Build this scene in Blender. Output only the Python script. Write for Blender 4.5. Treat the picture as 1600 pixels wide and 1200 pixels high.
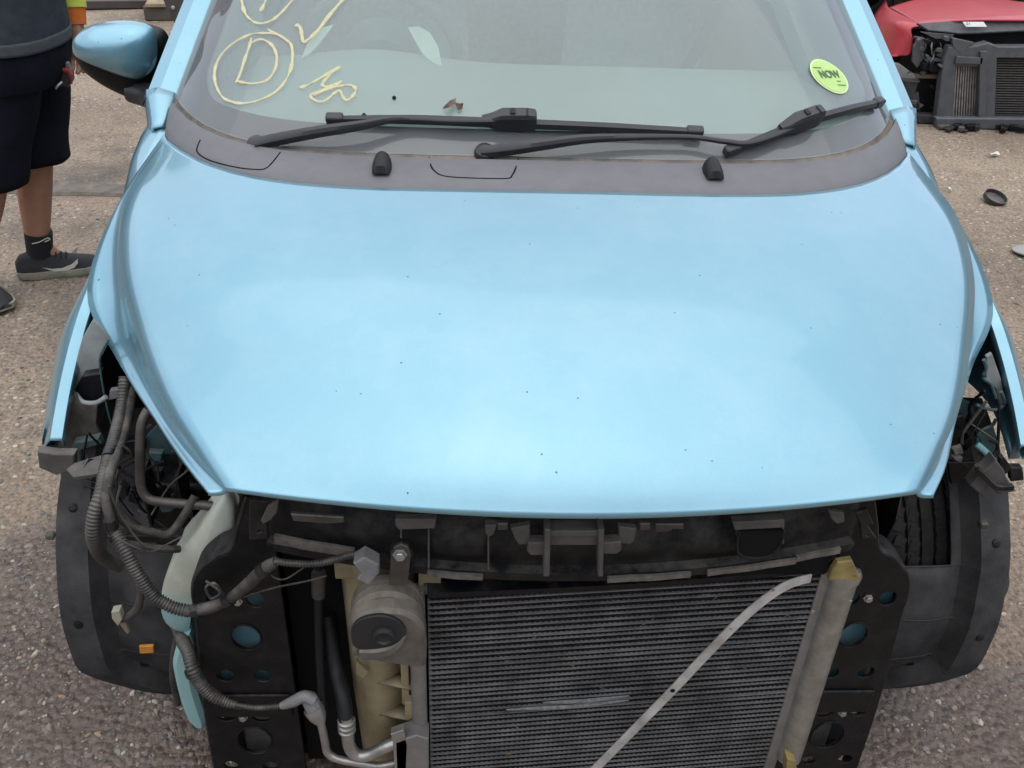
import bpy, bmesh, math, random
from mathutils import Vector, Matrix, noise as mnoise
from mathutils.bvhtree import BVHTree
random.seed(7)
for o in list(bpy.data.objects): bpy.data.objects.remove(o)
S = bpy.context.scene
COL = S.collection
R = math.radians

# ------------------------------------------------------------------ camera
PITCH, YAW, ROLL, FPX = R(34), R(3.5), R(2.5), 1500.0
CAM = Vector((-.15, 0, 1.65))
cF = Vector((math.sin(YAW)*math.cos(PITCH), math.cos(YAW)*math.cos(PITCH), -math.sin(PITCH)))
r0 = Vector((math.cos(YAW), -math.sin(YAW), 0)); u0 = r0.cross(cF)
cR = math.cos(ROLL)*r0 + math.sin(ROLL)*u0
cU = -math.sin(ROLL)*r0 + math.cos(ROLL)*u0
cam_d = bpy.data.cameras.new('camera'); cam = bpy.data.objects.new('camera', cam_d); COL.objects.link(cam)
cam.matrix_world = Matrix(((cR.x, cU.x, -cF.x, CAM.x), (cR.y, cU.y, -cF.y, CAM.y), (cR.z, cU.z, -cF.z, CAM.z), (0, 0, 0, 1)))
cam_d.sensor_fit = 'HORIZONTAL'; cam_d.sensor_width = 36; cam_d.lens = 36*FPX/1600
cam_d.clip_start = .02; cam_d.clip_end = 500
S.camera = cam

# ------------------------------------------------------------------ light
SUN_EL, SUN_AZ = R(80), R(190)
w = bpy.data.worlds.new('World'); S.world = w; w.use_nodes = True
nt = w.node_tree; nt.nodes.clear()
sky = nt.nodes.new('ShaderNodeTexSky'); sky.sky_type = 'NISHITA'; sky.sun_disc = False
sky.sun_elevation = SUN_EL; sky.sun_rotation = SUN_AZ; sky.air_density = 1.2; sky.dust_density = 1.5
hs = nt.nodes.new('ShaderNodeHueSaturation'); hs.inputs['Saturation'].default_value = .55; hs.inputs['Value'].default_value = 1.0
tc = nt.nodes.new('ShaderNodeTexCoord')
mp = nt.nodes.new('ShaderNodeMapping'); mp.inputs['Scale'].default_value = (1, 1, 2.2)
nz = nt.nodes.new('ShaderNodeTexNoise'); nz.inputs['Scale'].default_value = 2.6; nz.inputs['Detail'].default_value = 4; nz.inputs['Roughness'].default_value = .5
cr_ = nt.nodes.new('ShaderNodeValToRGB')
cr_.color_ramp.elements[0].position = .36; cr_.color_ramp.elements[0].color = (.87, .91, .97, 1)
cr_.color_ramp.elements[1].position = .66; cr_.color_ramp.elements[1].color = (1.10, 1.08, 1.05, 1)
mx = nt.nodes.new('ShaderNodeMix'); mx.data_type = 'RGBA'; mx.blend_type = 'MULTIPLY'; mx.inputs['Factor'].default_value = 1
bg = nt.nodes.new('ShaderNodeBackground'); bg.inputs['Strength'].default_value = .115
wo = nt.nodes.new('ShaderNodeOutputWorld')
L = nt.links.new
L(sky.outputs['Color'], hs.inputs['Color']); L(tc.outputs['Generated'], mp.inputs['Vector']); L(mp.outputs['Vector'], nz.inputs['Vector'])
L(nz.outputs['Fac'], cr_.inputs['Fac']); 
# overcast veil over the clear sky: even grey-blue cloud, brighter towards the zenith
sxyz = nt.nodes.new('ShaderNodeSeparateXYZ'); L(tc.outputs['Generated'], sxyz.inputs['Vector'])
zr = nt.nodes.new('ShaderNodeMapRange'); zr.inputs['From Min'].default_value = 0; zr.inputs['From Max'].default_value = 1; zr.inputs['To Min'].default_value = .84; zr.inputs['To Max'].default_value = .98; L(sxyz.outputs['Z'], zr.inputs['Value'])
vm = nt.nodes.new('ShaderNodeVectorMath'); vm.operation = 'SCALE'; L(zr.outputs['Result'], vm.inputs['Scale'])
zc = nt.nodes.new('ShaderNodeMix'); zc.data_type = 'RGBA'; zc.inputs['A'].default_value = (3.95, 4.45, 5.4, 1); zc.inputs['B'].default_value = (4.6, 4.75, 4.65, 1)
L(sxyz.outputs['Z'], zc.inputs['Factor']); L(zc.outputs['Result'], vm.inputs[0])
veil = nt.nodes.new('ShaderNodeMix'); veil.data_type = 'RGBA'; veil.inputs['Factor'].default_value = .80
L(hs.outputs['Color'], veil.inputs['A']); L(vm.outputs['Vector'], veil.inputs['B']); L(veil.outputs['Result'], mx.inputs['A']); L(cr_.outputs['Color'], mx.inputs['B'])
L(mx.outputs['Result'], bg.inputs['Color']); L(bg.outputs['Background'], wo.inputs['Surface'])
sd = bpy.data.lights.new('sun', 'SUN'); sd.energy = .5; sd.angle = R(100); sd.color = (1, .97, .93)
so = bpy.data.objects.new('sun', sd); COL.objects.link(so)
# sky's sun_rotation: azimuth measured from +Y, clockwise seen from above
sdir = Vector((math.sin(SUN_AZ)*math.cos(SUN_EL), math.cos(SUN_AZ)*math.cos(SUN_EL), math.sin(SUN_EL)))
so.rotation_euler = sdir.to_track_quat('Z', 'Y').to_euler(); so.location = (0, 0, 8)
S.view_settings.view_transform = 'Standard'; S.view_settings.look = 'None'
S.view_settings.exposure = 1.5; S.view_settings.gamma = 1.0; S.view_settings.use_curve_mapping = False

# ------------------------------------------------------------------ helpers
def ray(px, py): return (FPX*cF + (px-800)*cR - (py-600)*cU)
def at(px, py, X=None, Y=None, Z=None):
    """point of the place seen in direction (px,py), on the plane X, Y or Z = const"""
    r = ray(px, py)
    t = (X-CAM.x)/r.x if X is not None else (Y-CAM.y)/r.y if Y is not None else (Z-CAM.z)/r.z
    return CAM + r*t
def lerp(a, b, t): return a+(b-a)*t
def cr(pts, n=6, closed=False):
    pts = [Vector(p) for p in pts]; out = []; N = len(pts)
    if N < 3 and not closed:
        return [pts[0].lerp(pts[-1], i/n) for i in range(n+1)]
    segs = N if closed else N-1
    for i in range(segs):
        if closed: p0, p1, p2, p3 = pts[(i-1) % N], pts[i], pts[(i+1) % N], pts[(i+2) % N]
        else: p0, p1, p2, p3 = pts[max(i-1, 0)], pts[i], pts[i+1], pts[min(i+2, N-1)]
        for k in range(n):
            t = k/n
            out.append(.5*((2*p1)+(p2-p0)*t+(2*p0-5*p1+4*p2-p3)*t*t+(3*p1-p0-3*p2+p3)*t**3))
    if not closed: out.append(pts[-1])
    return out
OFF = {}
def tag(o, label=None, cat=None, group=None, kind=None):
    if label: o['label'] = label
    if cat: o['category'] = cat
    if group: o['group'] = group
    if kind: o['kind'] = kind
    return o
def root(name, loc, label, cat, rz=0, local=False):
    o = bpy.data.objects.new(name, None); COL.objects.link(o); o.location = loc; o.rotation_euler = (0, 0, rz)
    o.empty_display_size = .1
    OFF[o.name] = Vector((0, 0, 0)) if local else -Vector(loc)
    return tag(o, label, cat)
def link(name, me, mat, parent=None, smooth=True, bevel=0, solid=0, sub=0, bseg=2, soff=-1, angle=35):
    o = bpy.data.objects.new(name, me); COL.objects.link(o)
    if mat is not None and not me.materials: me.materials.append(mat)
    if parent is not None:
        o.parent = parent; o.location = OFF.get(parent.name, Vector((0, 0, 0)))
    if smooth:
        me.polygons.foreach_set('use_smooth', [True]*len(me.polygons))
    if solid:
        m = o.modifiers.new('s', 'SOLIDIFY'); m.thickness = solid; m.offset = soff
    if sub:
        m = o.modifiers.new('u', 'SUBSURF'); m.levels = m.render_levels = sub
    if bevel:
        m = o.modifiers.new('b', 'BEVEL'); m.width = bevel; m.segments = bseg; m.limit_method = 'ANGLE'; m.angle_limit = R(40)
    if smooth:
        try:
            me.set_sharp_from_angle(angle=R(angle))
        except Exception: pass
    return o
def mesh(name, v, f):
    me = bpy.data.meshes.new(name); me.from_pydata([tuple(p) for p in v], [], f); me.validate(); me.update(); return me
def obj(name, v, f, mat, parent=None, **k): return link(name, mesh(name, v, f), mat, parent, **k)
class MB:
    def __init__(s): s.v = []; s.f = []
    def box(s, lo, hi, M=None):
        x0, y0, z0 = lo; x1, y1, z1 = hi; b = len(s.v)
        c = [Vector(p) for p in ((x0, y0, z0), (x1, y0, z0), (x1, y1, z0), (x0, y1, z0), (x0, y0, z1), (x1, y0, z1), (x1, y1, z1), (x0, y1, z1))]
        s.v += [M @ p for p in c] if M else c
        s.f += [tuple(b+i for i in q) for q in ((0, 3, 2, 1), (4, 5, 6, 7), (0, 1, 5, 4), (1, 2, 6, 5), (2, 3, 7, 6), (3, 0, 4, 7))]
        return s
    def grid(s, rows, closed=False):
        b = len(s.v); n = len(rows[0])
        for r in rows: s.v += [Vector(p) for p in r]
        for i in range(len(rows)-1):
            for j in range(n if closed else n-1):
                j2 = (j+1) % n
                s.f.append((b+i*n+j, b+i*n+j2, b+(i+1)*n+j2, b+(i+1)*n+j))
        return s
    def cap(s, pts, flip=False):
        b = len(s.v); s.v += [Vector(p) for p in pts]; q = list(range(b, b+len(pts))); s.f.append(tuple(q[::-1] if flip else q)); return s
    def build(s, name, mat, parent=None, **k): return obj(name, s.v, s.f, mat, parent, **k)
def box(name, lo, hi, mat, parent=None, bevel=.002, M=None, **k): return MB().box(lo, hi, M).build(name, mat, parent, bevel=bevel, **k)
def frames(pts):
    T = [(pts[min(i+1, len(pts)-1)]-pts[max(i-1, 0)]).normalized() for i in range(len(pts))]
    ref = Vector((0, 0, 1)) if abs(T[0].z) < .9 else Vector((1, 0, 0))
    N = [(ref-T[0]*ref.dot(T[0])).normalized()]
    for i in range(1, len(pts)):
        n = N[-1]-T[i]*N[-1].dot(T[i]); N.append(n.normalized())
    return T, N
def tube_mesh(pts, r, seg=8, n=6, smooth_path=True, cor=None, cap=True):
    P = cr(pts, n) if smooth_path else [Vector(p) for p in pts]
    if cor:   # corrugated: resample evenly
        pitch, amp = cor; L_ = [0]
        for a, b in zip(P, P[1:]): L_.append(L_[-1]+(b-a).length)
        m = max(4, int(L_[-1]/pitch*4)); Q = []; j = 0
        for i in range(m+1):
            d = L_[-1]*i/m
            while j < len(P)-2 and L_[j+1] < d: j += 1
            Q.append(P[j].lerp(P[j+1], (d-L_[j])/max(1e-9, L_[j+1]-L_[j])))
        P = Q
    T, N = frames(P); mb = MB(); rows = []
    for i, p in enumerate(P):
        f = i/(len(P)-1)
        rr = r if not isinstance(r, (list, tuple)) else _interp(r, f)
        if cor: rr *= 1+cor[1]*(1 if i % 4 in (0, 1) else -1)
        B = T[i].cross(N[i])
        rows.append([p+(N[i]*math.cos(a)+B*math.sin(a))*rr for a in [2*math.pi*k/seg for k in range(seg)]])
    mb.grid(rows, closed=True)
    if cap: mb.cap(rows[0], True); mb.cap(rows[-1])
    return mb
def _interp(l, f):
    x = f*(len(l)-1); i = min(int(x), len(l)-2); return lerp(l[i], l[i+1], x-i)
def tube(name, pts, r, mat, parent=None, **k): return tube_mesh(pts, r, **k).build(name, mat, parent, angle=60)
def sweep(name, pts, prof, mat, parent=None, up=Vector((0, 0, 1)), scale=None, n=6, smooth_path=True, **k):
    """prof: closed list of (side, up); scale: list of (sx, sy) along path; up: vector or per-point list"""
    P = cr(pts, n) if smooth_path else [Vector(p) for p in pts]; mb = MB(); rows = []
    for i, p in enumerate(P):
        f = i/(len(P)-1)
        T = (P[min(i+1, len(P)-1)]-P[max(i-1, 0)]).normalized()
        sx, sy = (1, 1)
        if scale:
            sx = _interp([q[0] for q in scale], f); sy = _interp([q[1] for q in scale], f)
        s_ = T.cross(up).normalized(); u = s_.cross(T).normalized()
        rows.append([p+s_*a*sx+u*b*sy for a, b in prof])
    mb.grid(rows, closed=True); mb.cap(rows[0], True); mb.cap(rows[-1])
    return mb.build(name, mat, parent, **k)
def plate_mesh(name, outline, holes=(), th=.003, bev=.0008, M=None, res=1):
    """flat plate in local XY with holes, extruded th; M places it"""
    c = bpy.data.curves.new(name, 'CURVE'); c.dimensions = '2D'; c.fill_mode = 'BOTH'; c.extrude = th/2; c.bevel_depth = bev; c.bevel_resolution = 0
    for loop in [outline]+list(holes):
        sp = c.splines.new('POLY'); sp.points.add(len(loop)-1); sp.use_cyclic_u = True
        for i, p in enumerate(loop): sp.points[i].co = (p[0], p[1], 0, 1)
    t = bpy.data.objects.new('tmp', c); COL.objects.link(t)
    dg = bpy.context.evaluated_depsgraph_get(); me = bpy.data.meshes.new_from_object(t.evaluated_get(dg)); me.name = name
    bpy.data.objects.remove(t); bpy.data.curves.remove(c)
    if M: me.transform(M)
    me.materials.clear(); return me
XZ = Matrix(((1, 0, 0, 0), (0, 0, -1, 0), (0, 1, 0, 0), (0, 0, 0, 1)))     # local (x,y) -> world (X,Z), normal -Y
def ell(cx, cy, rx, ry, n=20): return [(cx+rx*math.cos(2*math.pi*i/n), cy+ry*math.sin(2*math.pi*i/n)) for i in range(n)]
def rrect(cx, cy, hx, hy, r, n=5):
    out = []
    for sx, sy, a0 in ((1, 1, 0), (-1, 1, 90), (-1, -1, 180), (1, -1, 270)):
        for i in range(n+1):
            a = R(a0+90*i/n); out.append((cx+sx*(hx-r)+r*math.cos(a), cy+sy*(hy-r)+r*math.sin(a)))
    return out
def pp(name, px, Y, th, mat, parent=None, holes=(), bev=.001, tilt=0, sm=0):
    """plate standing in the plane Y=const whose outline is seen at the given directions"""
    o = [at(a, b, Y=Y) for a, b in px]; o = [(p.x, p.z) for p in o]
    if sm: o = [(p.x, p.y) for p in cr([(a, b, 0) for a, b in o], sm, closed=True)]
    hh = []
    for h in holes:
        q = [at(a, b, Y=Y) for a, b in h]; hh.append([(p.x, p.z) for p in q])
    cx = sum(p[0] for p in o)/len(o); cz = sum(p[1] for p in o)/len(o)
    o = [(a-cx, b-cz) for a, b in o]; hh = [[(a-cx, b-cz) for a, b in h] for h in hh]
    M = Matrix.Translation((cx, Y, cz)) @ Matrix.Rotation(tilt, 4, 'X') @ XZ
    me = plate_mesh(name, o, hh, th, bev, M)
    return link(name, me, mat, parent, angle=30)
def dome(name, outline, depth, mat, parent=None, axis=Vector((0, -1, 0)), rings=8, power=.5, back=0.0):
    """outline: closed list of 3D points; bulges by depth along axis"""
    c = sum(outline, Vector())/len(outline); mb = MB(); rows = []
    if back: rows.append([p-axis*back for p in outline])
    for i in range(rings):
        s = math.cos(i/(rings)*math.pi/2); h = depth*(1-s**2)**power
        rows.append([c+(p-c)*s+axis*h for p in outline])
    rows.append([c+(p-c)*.02+axis*depth for p in outline])
    mb.grid(rows, closed=True); mb.cap(rows[-1]); mb.cap(rows[0], True)
    return mb.build(name, mat, parent, angle=70)
def lathe(name, prof, M, mat, parent=None, seg=24, **k):
    """prof: (r, h) list, axis local Z"""
    mb = MB(); rows = [[M @ Vector((r*math.cos(a), r*math.sin(a), h)) for a in [2*math.pi*i/seg for i in range(seg)]] for r, h in prof]
    mb.grid(rows, closed=True); mb.cap(rows[0], True); mb.cap(rows[-1])
    return mb.build(name, mat, parent, **k)
def AX(p, d):
    """matrix at p whose local Z points along d"""
    return Matrix.Translation(p) @ Vector(d).to_track_quat('Z', 'Y').to_matrix().to_4x4()
def bolt(name, p, d, r, mat, parent):
    return lathe(name, [(r*1.35, 0), (r*1.35, r*.25), (r, r*.3), (r, r*.95), (r*.8, r*1.1)], AX(p, d), mat, parent, seg=6, smooth=False)

# ------------------------------------------------------------------ materials
def mat(name, c, rough=.6, metal=0, c2=None, nscale=12, spec=.5, bump=0, bscale=60, dust=0, dustc=(.22, .19, .16), coat=0, rvar=0, detail=6, dlo=.35, trans=0, world=False):
    m = bpy.data.materials.new(name); m.use_nodes = True; t = m.node_tree; b = t.nodes['Principled BSDF']; N = t.nodes.new; K = t.links.new
    b.inputs['Roughness'].default_value = rough; b.inputs['Metallic'].default_value = metal
    b.inputs['Specular IOR Level'].default_value = spec; b.inputs['Coat Weight'].default_value = coat; b.inputs['Coat Roughness'].default_value = .06
    tcn = N('ShaderNodeTexCoord'); col = None
    OC = N('ShaderNodeNewGeometry').outputs['Position'] if world else tcn.outputs['Object']
    if c2 is None: c2 = tuple(x*.72 for x in c)
    n1 = N('ShaderNodeTexNoise'); n1.inputs['Scale'].default_value = nscale; n1.inputs['Detail'].default_value = detail; n1.inputs['Roughness'].default_value = .62
    K(OC, n1.inputs['Vector'])
    rp = N('ShaderNodeValToRGB'); rp.color_ramp.elements[0].position = .32; rp.color_ramp.elements[1].position = .68
    rp.color_ramp.elements[0].color = (*c2, 1); rp.color_ramp.elements[1].color = (*c, 1)
    K(n1.outputs['Fac'], rp.inputs['Fac']); col = rp.outputs['Color']
    if rvar:
        mr = N('ShaderNodeMapRange'); mr.inputs['To Min'].default_value = max(0, rough-rvar); mr.inputs['To Max'].default_value = min(1, rough+rvar)
        mr.inputs['From Min'].default_value = .3; mr.inputs['From Max'].default_value = .7
        K(n1.outputs['Fac'], mr.inputs['Value']); K(mr.outputs['Result'], b.inputs['Roughness'])
    if dust:
        n2 = N('ShaderNodeTexNoise'); n2.inputs['Scale'].default_value = 23; n2.inputs['Detail'].default_value = 8; n2.inputs['Roughness'].default_value = .7
        K(OC, n2.inputs['Vector'])
        ge = N('ShaderNodeNewGeometry'); sx = N('ShaderNodeSeparateXYZ'); K(ge.outputs['Normal'], sx.inputs['Vector'])
        m1 = N('ShaderNodeMapRange'); m1.inputs['From Min'].default_value = -.2; m1.inputs['From Max'].default_value = .9; m1.inputs['To Min'].default_value = .12; m1.inputs['To Max'].default_value = 1
        K(sx.outputs['Z'], m1.inputs['Value'])
        m2 = N('ShaderNodeMapRange'); m2.inputs['From Min'].default_value = dlo; m2.inputs['From Max'].default_value = .65; K(n2.outputs['Fac'], m2.inputs['Value'])
        mu = N('ShaderNodeMath'); mu.operation = 'MULTIPLY'; K(m1.outputs['Result'], mu.inputs[0]); K(m2.outputs['Result'], mu.inputs[1])
        mu2 = N('ShaderNodeMath'); mu2.operation = 'MULTIPLY'; mu2.inputs[1].default_value = dust; K(mu.outputs[0], mu2.inputs[0]); mu2.use_clamp = True
        mm = N('ShaderNodeMix'); mm.data_type = 'RGBA'; K(mu2.outputs[0], mm.inputs['Factor']); K(col, mm.inputs['A']); mm.inputs['B'].default_value = (*dustc, 1); col = mm.outputs['Result']
    K(col, b.inputs['Base Color'])
    if bump:
        n3 = N('ShaderNodeTexNoise'); n3.inputs['Scale'].default_value = bscale; n3.inputs['Detail'].default_value = 5; K(OC, n3.inputs['Vector'])
        bp = N('ShaderNodeBump'); bp.inputs['Strength'].default_value = bump; bp.inputs['Distance'].default_value = .004; K(n3.outputs['Fac'], bp.inputs['Height']); K(bp.outputs['Normal'], b.inputs['Normal'])
    return m

def paint_mat(name, c, c2, specks=True, dustamt=.16):
    m = bpy.data.materials.new(name); m.use_nodes = True; t = m.node_tree; b = t.nodes['Principled BSDF']; N = t.nodes.new; K = t.links.new
    b.inputs['Metallic'].default_value = .66; b.inputs['Roughness'].default_value = .36
    b.inputs['Coat Weight'].default_value = .9; b.inputs['Coat Roughness'].default_value = .11
    tcn = N('ShaderNodeTexCoord')
    n1 = N('ShaderNodeTexNoise'); n1.inputs['Scale'].default_value = 2.2; n1.inputs['Detail'].default_value = 7; n1.inputs['Roughness'].default_value = .6; K(tcn.outputs['Object'], n1.inputs['Vector'])
    rp = N('ShaderNodeValToRGB'); rp.color_ramp.elements[0].position = .35; rp.color_ramp.elements[1].position = .65
    rp.color_ramp.elements[0].color = (*c2, 1); rp.color_ramp.elements[1].color = (*c, 1); K(n1.outputs['Fac'], rp.inputs['Fac']); col = rp.outputs['Color']
    # thin film of road dust, uneven
    n2 = N('ShaderNodeTexNoise'); n2.inputs['Scale'].default_value = 9; n2.inputs['Detail'].default_value = 9; n2.inputs['Roughness'].default_value = .72; K(tcn.outputs['Object'], n2.inputs['Vector'])
    m2 = N('ShaderNodeMapRange'); m2.inputs['From Min'].default_value = .42; m2.inputs['From Max'].default_value = .75; m2.inputs['To Max'].default_value = dustamt; K(n2.outputs['Fac'], m2.inputs['Value'])
    mm = N('ShaderNodeMix'); mm.data_type = 'RGBA'; K(m2.outputs['Result'], mm.inputs['Factor']); K(col, mm.inputs['A']); mm.inputs['B'].default_value = (.44, .52, .55, 1); col = mm.outputs['Result']
    rr = N('ShaderNodeMapRange'); rr.inputs['To Min'].default_value = .02; rr.inputs['To Max'].default_value = .12; K(n2.outputs['Fac'], rr.inputs['Value']); K(rr.outputs['Result'], b.inputs['Coat Roughness'])
    nf = N('ShaderNodeTexNoise'); nf.inputs['Scale'].default_value = 520; nf.inputs['Detail'].default_value = 2; K(tcn.outputs['Object'], nf.inputs['Vector'])
    fr2 = N('ShaderNodeMapRange'); fr2.inputs['From Min'].default_value = .3; fr2.inputs['From Max'].default_value = .7; fr2.inputs['To Min'].default_value = .975; fr2.inputs['To Max'].default_value = 1.025; K(nf.outputs['Fac'], fr2.inputs['Value'])
    mf = N('ShaderNodeMix'); mf.data_type = 'RGBA'; mf.blend_type = 'MULTIPLY'; mf.inputs['Factor'].default_value = 1; K(col, mf.inputs['A']); K(fr2.outputs['Result'], mf.inputs['B']); col = mf.outputs['Result']
    if specks:
        for sc, thr, rnd in ((26, .10, .90), (9, .045, .55), (60, .13, .93)):
            vo = N('ShaderNodeTexVoronoi'); vo.inputs['Scale'].default_value = sc; K(tcn.outputs['Object'], vo.inputs['Vector'])
            nn = N('ShaderNodeTexNoise'); nn.inputs['Scale'].default_value = sc*9; K(tcn.outputs['Object'], nn.inputs['Vector'])
            ad = N('ShaderNodeMath'); ad.operation = 'MULTIPLY_ADD'; ad.inputs[1].default_value = .09; K(nn.outputs['Fac'], ad.inputs[0]); K(vo.outputs['Distance'], ad.inputs[2])
            lt = N('ShaderNodeMath'); lt.operation = 'LESS_THAN'; lt.inputs[1].default_value = thr; K(ad.outputs[0], lt.inputs[0])
            sp = N('ShaderNodeSeparateColor'); K(vo.outputs['Color'], sp.inputs['Color'])
            gt = N('ShaderNodeMath'); gt.operation = 'GREATER_THAN'; gt.inputs[1].default_value = rnd; K(sp.outputs['Red'], gt.inputs[0])
            ml = N('ShaderNodeMath'); ml.operation = 'MULTIPLY'; K(lt.outputs[0], ml.inputs[0]); K(gt.outputs[0], ml.inputs[1])
            ms = N('ShaderNodeMix'); ms.data_type = 'RGBA'; K(ml.outputs[0], ms.inputs['Factor']); K(col, ms.inputs['A']); ms.inputs['B'].default_value = (.06, .06, .06, 1); col = ms.outputs['Result']
    K(col, b.inputs['Base Color'])
    n4 = N('ShaderNodeTexNoise'); n4.inputs['Scale'].default_value = 5; K(tcn.outputs['Object'], n4.inputs['Vector'])
    bp = N('ShaderNodeBump'); bp.inputs['Strength'].default_value = .02; bp.inputs['Distance'].default_value = .02; K(n4.outputs['Fac'], bp.inputs['Height'])
    K(bp.outputs['Normal'], b.inputs['Normal']); K(bp.outputs['Normal'], b.inputs['Coat Normal'])
    return m

def glass_mat(name, tint, dust, dustc, gl_rough=.02):  # dust share also carries painted haze and reflection
    m = bpy.data.materials.new(name); m.use_nodes = True; t = m.node_tree; t.nodes.clear(); N = t.nodes.new; K = t.links.new
    out = N('ShaderNodeOutputMaterial'); tr = N('ShaderNodeBsdfTransparent'); tr.inputs['Color'].default_value = (*tint, 1)
    df = N('ShaderNodeBsdfDiffuse'); df.inputs['Color'].default_value = (*dustc, 1)
    tcn = N('ShaderNodeTexCoord'); n1 = N('ShaderNodeTexNoise'); n1.inputs['Scale'].default_value = 3; n1.inputs['Detail'].default_value = 7; K(tcn.outputs['Object'], n1.inputs['Vector'])
    mr = N('ShaderNodeMapRange'); mr.inputs['From Min'].default_value = .3; mr.inputs['From Max'].default_value = .7; mr.inputs['To Min'].default_value = dust*.88; mr.inputs['To Max'].default_value = dust*1.12; K(n1.outputs['Fac'], mr.inputs['Value'])
    m1 = N('ShaderNodeMixShader'); K(mr.outputs['Result'], m1.inputs['Fac']); K(tr.outputs[0], m1.inputs[1]); K(df.outputs[0], m1.inputs[2])
    gl = N('ShaderNodeBsdfGlossy'); gl.inputs['Roughness'].default_value = gl_rough
    fr = N('ShaderNodeFresnel'); fr.inputs['IOR'].default_value = 1.55
    m2 = N('ShaderNodeMixShader'); K(fr.outputs[0], m2.inputs['Fac']); K(m1.outputs[0], m2.inputs[1]); K(gl.outputs[0], m2.inputs[2]); K(m2.outputs[0], out.inputs['Surface'])
    return m

BLUE = paint_mat('blue_metallic_paint', (.186, .368, .455), (.177, .356, .443))
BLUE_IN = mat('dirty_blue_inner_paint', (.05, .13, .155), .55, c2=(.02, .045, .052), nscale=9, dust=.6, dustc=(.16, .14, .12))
BLUE_RAIL = mat('pale_blue_rail_paint', (.16, .30, .37), .55, c2=(.08, .16, .20), nscale=20)
GREYPAINT = mat('dirty_pale_grey_primer', (.34, .37, .37), .6, c2=(.18, .20, .20), nscale=14, dust=.3)
COWL = mat('faded_cowl_plastic', (.125, .122, .132), .62, c2=(.108, .105, .114), nscale=30, bump=.12, bscale=900, dust=.12, dustc=(.2, .18, .16))
COWLDIRT = mat('dirt_filled_lip', (.20, .165, .13), .9, c2=(.10, .09, .085), nscale=30, bump=.5, bscale=200)
BLACKP = mat('black_plastic', (.0048, .0052, .0070), .45, spec=.22, nscale=20, dust=.30, dustc=(.085, .08, .075), dlo=.47, bump=.2, bscale=220)
BLACKD = mat('dusty_black_plastic', (.0065, .0068, .0080), .6, spec=.22, nscale=18, dust=.5, dustc=(.12, .108, .096), dlo=.40, bump=.25, bscale=160)
WIPER = mat('wiper_black', (.026, .026, .030), .45, c2=(.018, .018, .021), nscale=40, bump=.1, bscale=500)
RUB = mat('rubber_black', (.010, .010, .0115), .55, nscale=40, spec=.3)
BRKT = mat('weathered_bracket', (.085, .078, .075), .75, c2=(.045, .042, .041), nscale=20, dust=.6, dustc=(.16, .14, .12), bump=.3, bscale=200)
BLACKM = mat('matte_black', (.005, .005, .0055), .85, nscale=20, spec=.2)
LINER = mat('wheel_arch_liner', (.060, .059, .062), .92, c2=(.024, .024, .026), nscale=16, bump=.5, bscale=420, dust=.3, dustc=(.12, .105, .09), spec=.12)
TYRE = mat('tyre_rubber', (.024, .0235, .024), .85, c2=(.013, .013, .0135), nscale=25, spec=.15, dust=.2, dustc=(.15, .13, .11))
ALU = mat('dull_aluminium', (.42, .42, .41), .42, .75, c2=(.26, .25, .24), nscale=30, dust=.6, dustc=(.26, .23, .20), bump=.1, bscale=200)
ALUD = mat('dirty_aluminium', (.24, .235, .235), .55, .4, c2=(.16, .15, .145), nscale=22, dust=.5, dustc=(.2, .18, .16), bump=.15)
FIN = mat('condenser_tube_metal', (.22, .217, .222), .5, .3, c2=(.07, .069, .07), nscale=17, dust=.25, dustc=(.2, .19, .18), dlo=.3, world=True)
FINB = mat('condenser_core_fins', (.018, .0175, .019), .9, 0, c2=(.006, .006, .0065), nscale=90, spec=.05, world=True)
STRAPM = mat('scuffed_steel_strap', (.56, .54, .53), .45, .35, c2=(.30, .28, .265), nscale=26, bump=.25, bscale=120)
CREAM = mat('yellowed_cream_plastic', (.30, .25, .145), .55, c2=(.15, .12, .07), nscale=10, dust=.5, dustc=(.17, .14, .105), dlo=.3)
YELP = mat('yellowed_clip_plastic', (.30, .235, .085), .55, c2=(.16, .12, .045), nscale=30)
HORN = mat('dusty_horn_shell', (.10, .088, .075), .78, c2=(.03, .028, .028), nscale=20, dust=.9, dustc=(.25, .21, .17), bump=.3, bscale=260, dlo=.3)
HORND = mat('dark_horn_disc', (.014, .014, .017), .6, c2=(.009, .009, .010), nscale=30)
CONDUIT = mat('corrugated_conduit', (.028, .027, .027), .5, c2=(.012, .012, .0125), nscale=25, dust=.55, dustc=(.2, .175, .15))
TAPE = mat('dusty_loom_tape', (.035, .032, .030), .85, c2=(.014, .0135, .0135), nscale=40, bump=.5, bscale=200, dust=.6, dustc=(.22, .19, .16))
CONN = mat('grey_connector', (.20, .20, .21), .55, c2=(.12, .12, .125), nscale=40, dust=.4)
STEELP = mat('grimy_steel_pipe', (.075, .07, .066), .5, .4, c2=(.03, .028, .027), nscale=25, dust=.5)
ORANGE = mat('orange_reflector', (.62, .25, .03), .5, c2=(.45, .17, .02), nscale=60)
INTG = mat('pale_cabin_trim', (.74, .77, .72), .7, nscale=9, c2=(.68, .71, .66))
DASH = mat('grey_dash_plastic', (.46, .50, .50), .7, nscale=14, c2=(.42, .46, .46), bump=.1, bscale=300)
SEAT = mat('grey_seat_cloth', (.40, .42, .43), .9, nscale=60, bump=.3, bscale=400)
FRIT = mat('frit_band_black', (.020, .019, .022), .35, nscale=20)
CHALK = mat('yellow_paint_pen', (.56, .50, .28), .85, c2=(.40, .39, .27), nscale=160, bump=.3, bscale=400)
GLASS = glass_mat('windscreen_glass', (.84, .92, .89), .215, (.5, .51, .53))  # dust plus grey painted for the sky reflected in the pane
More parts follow.
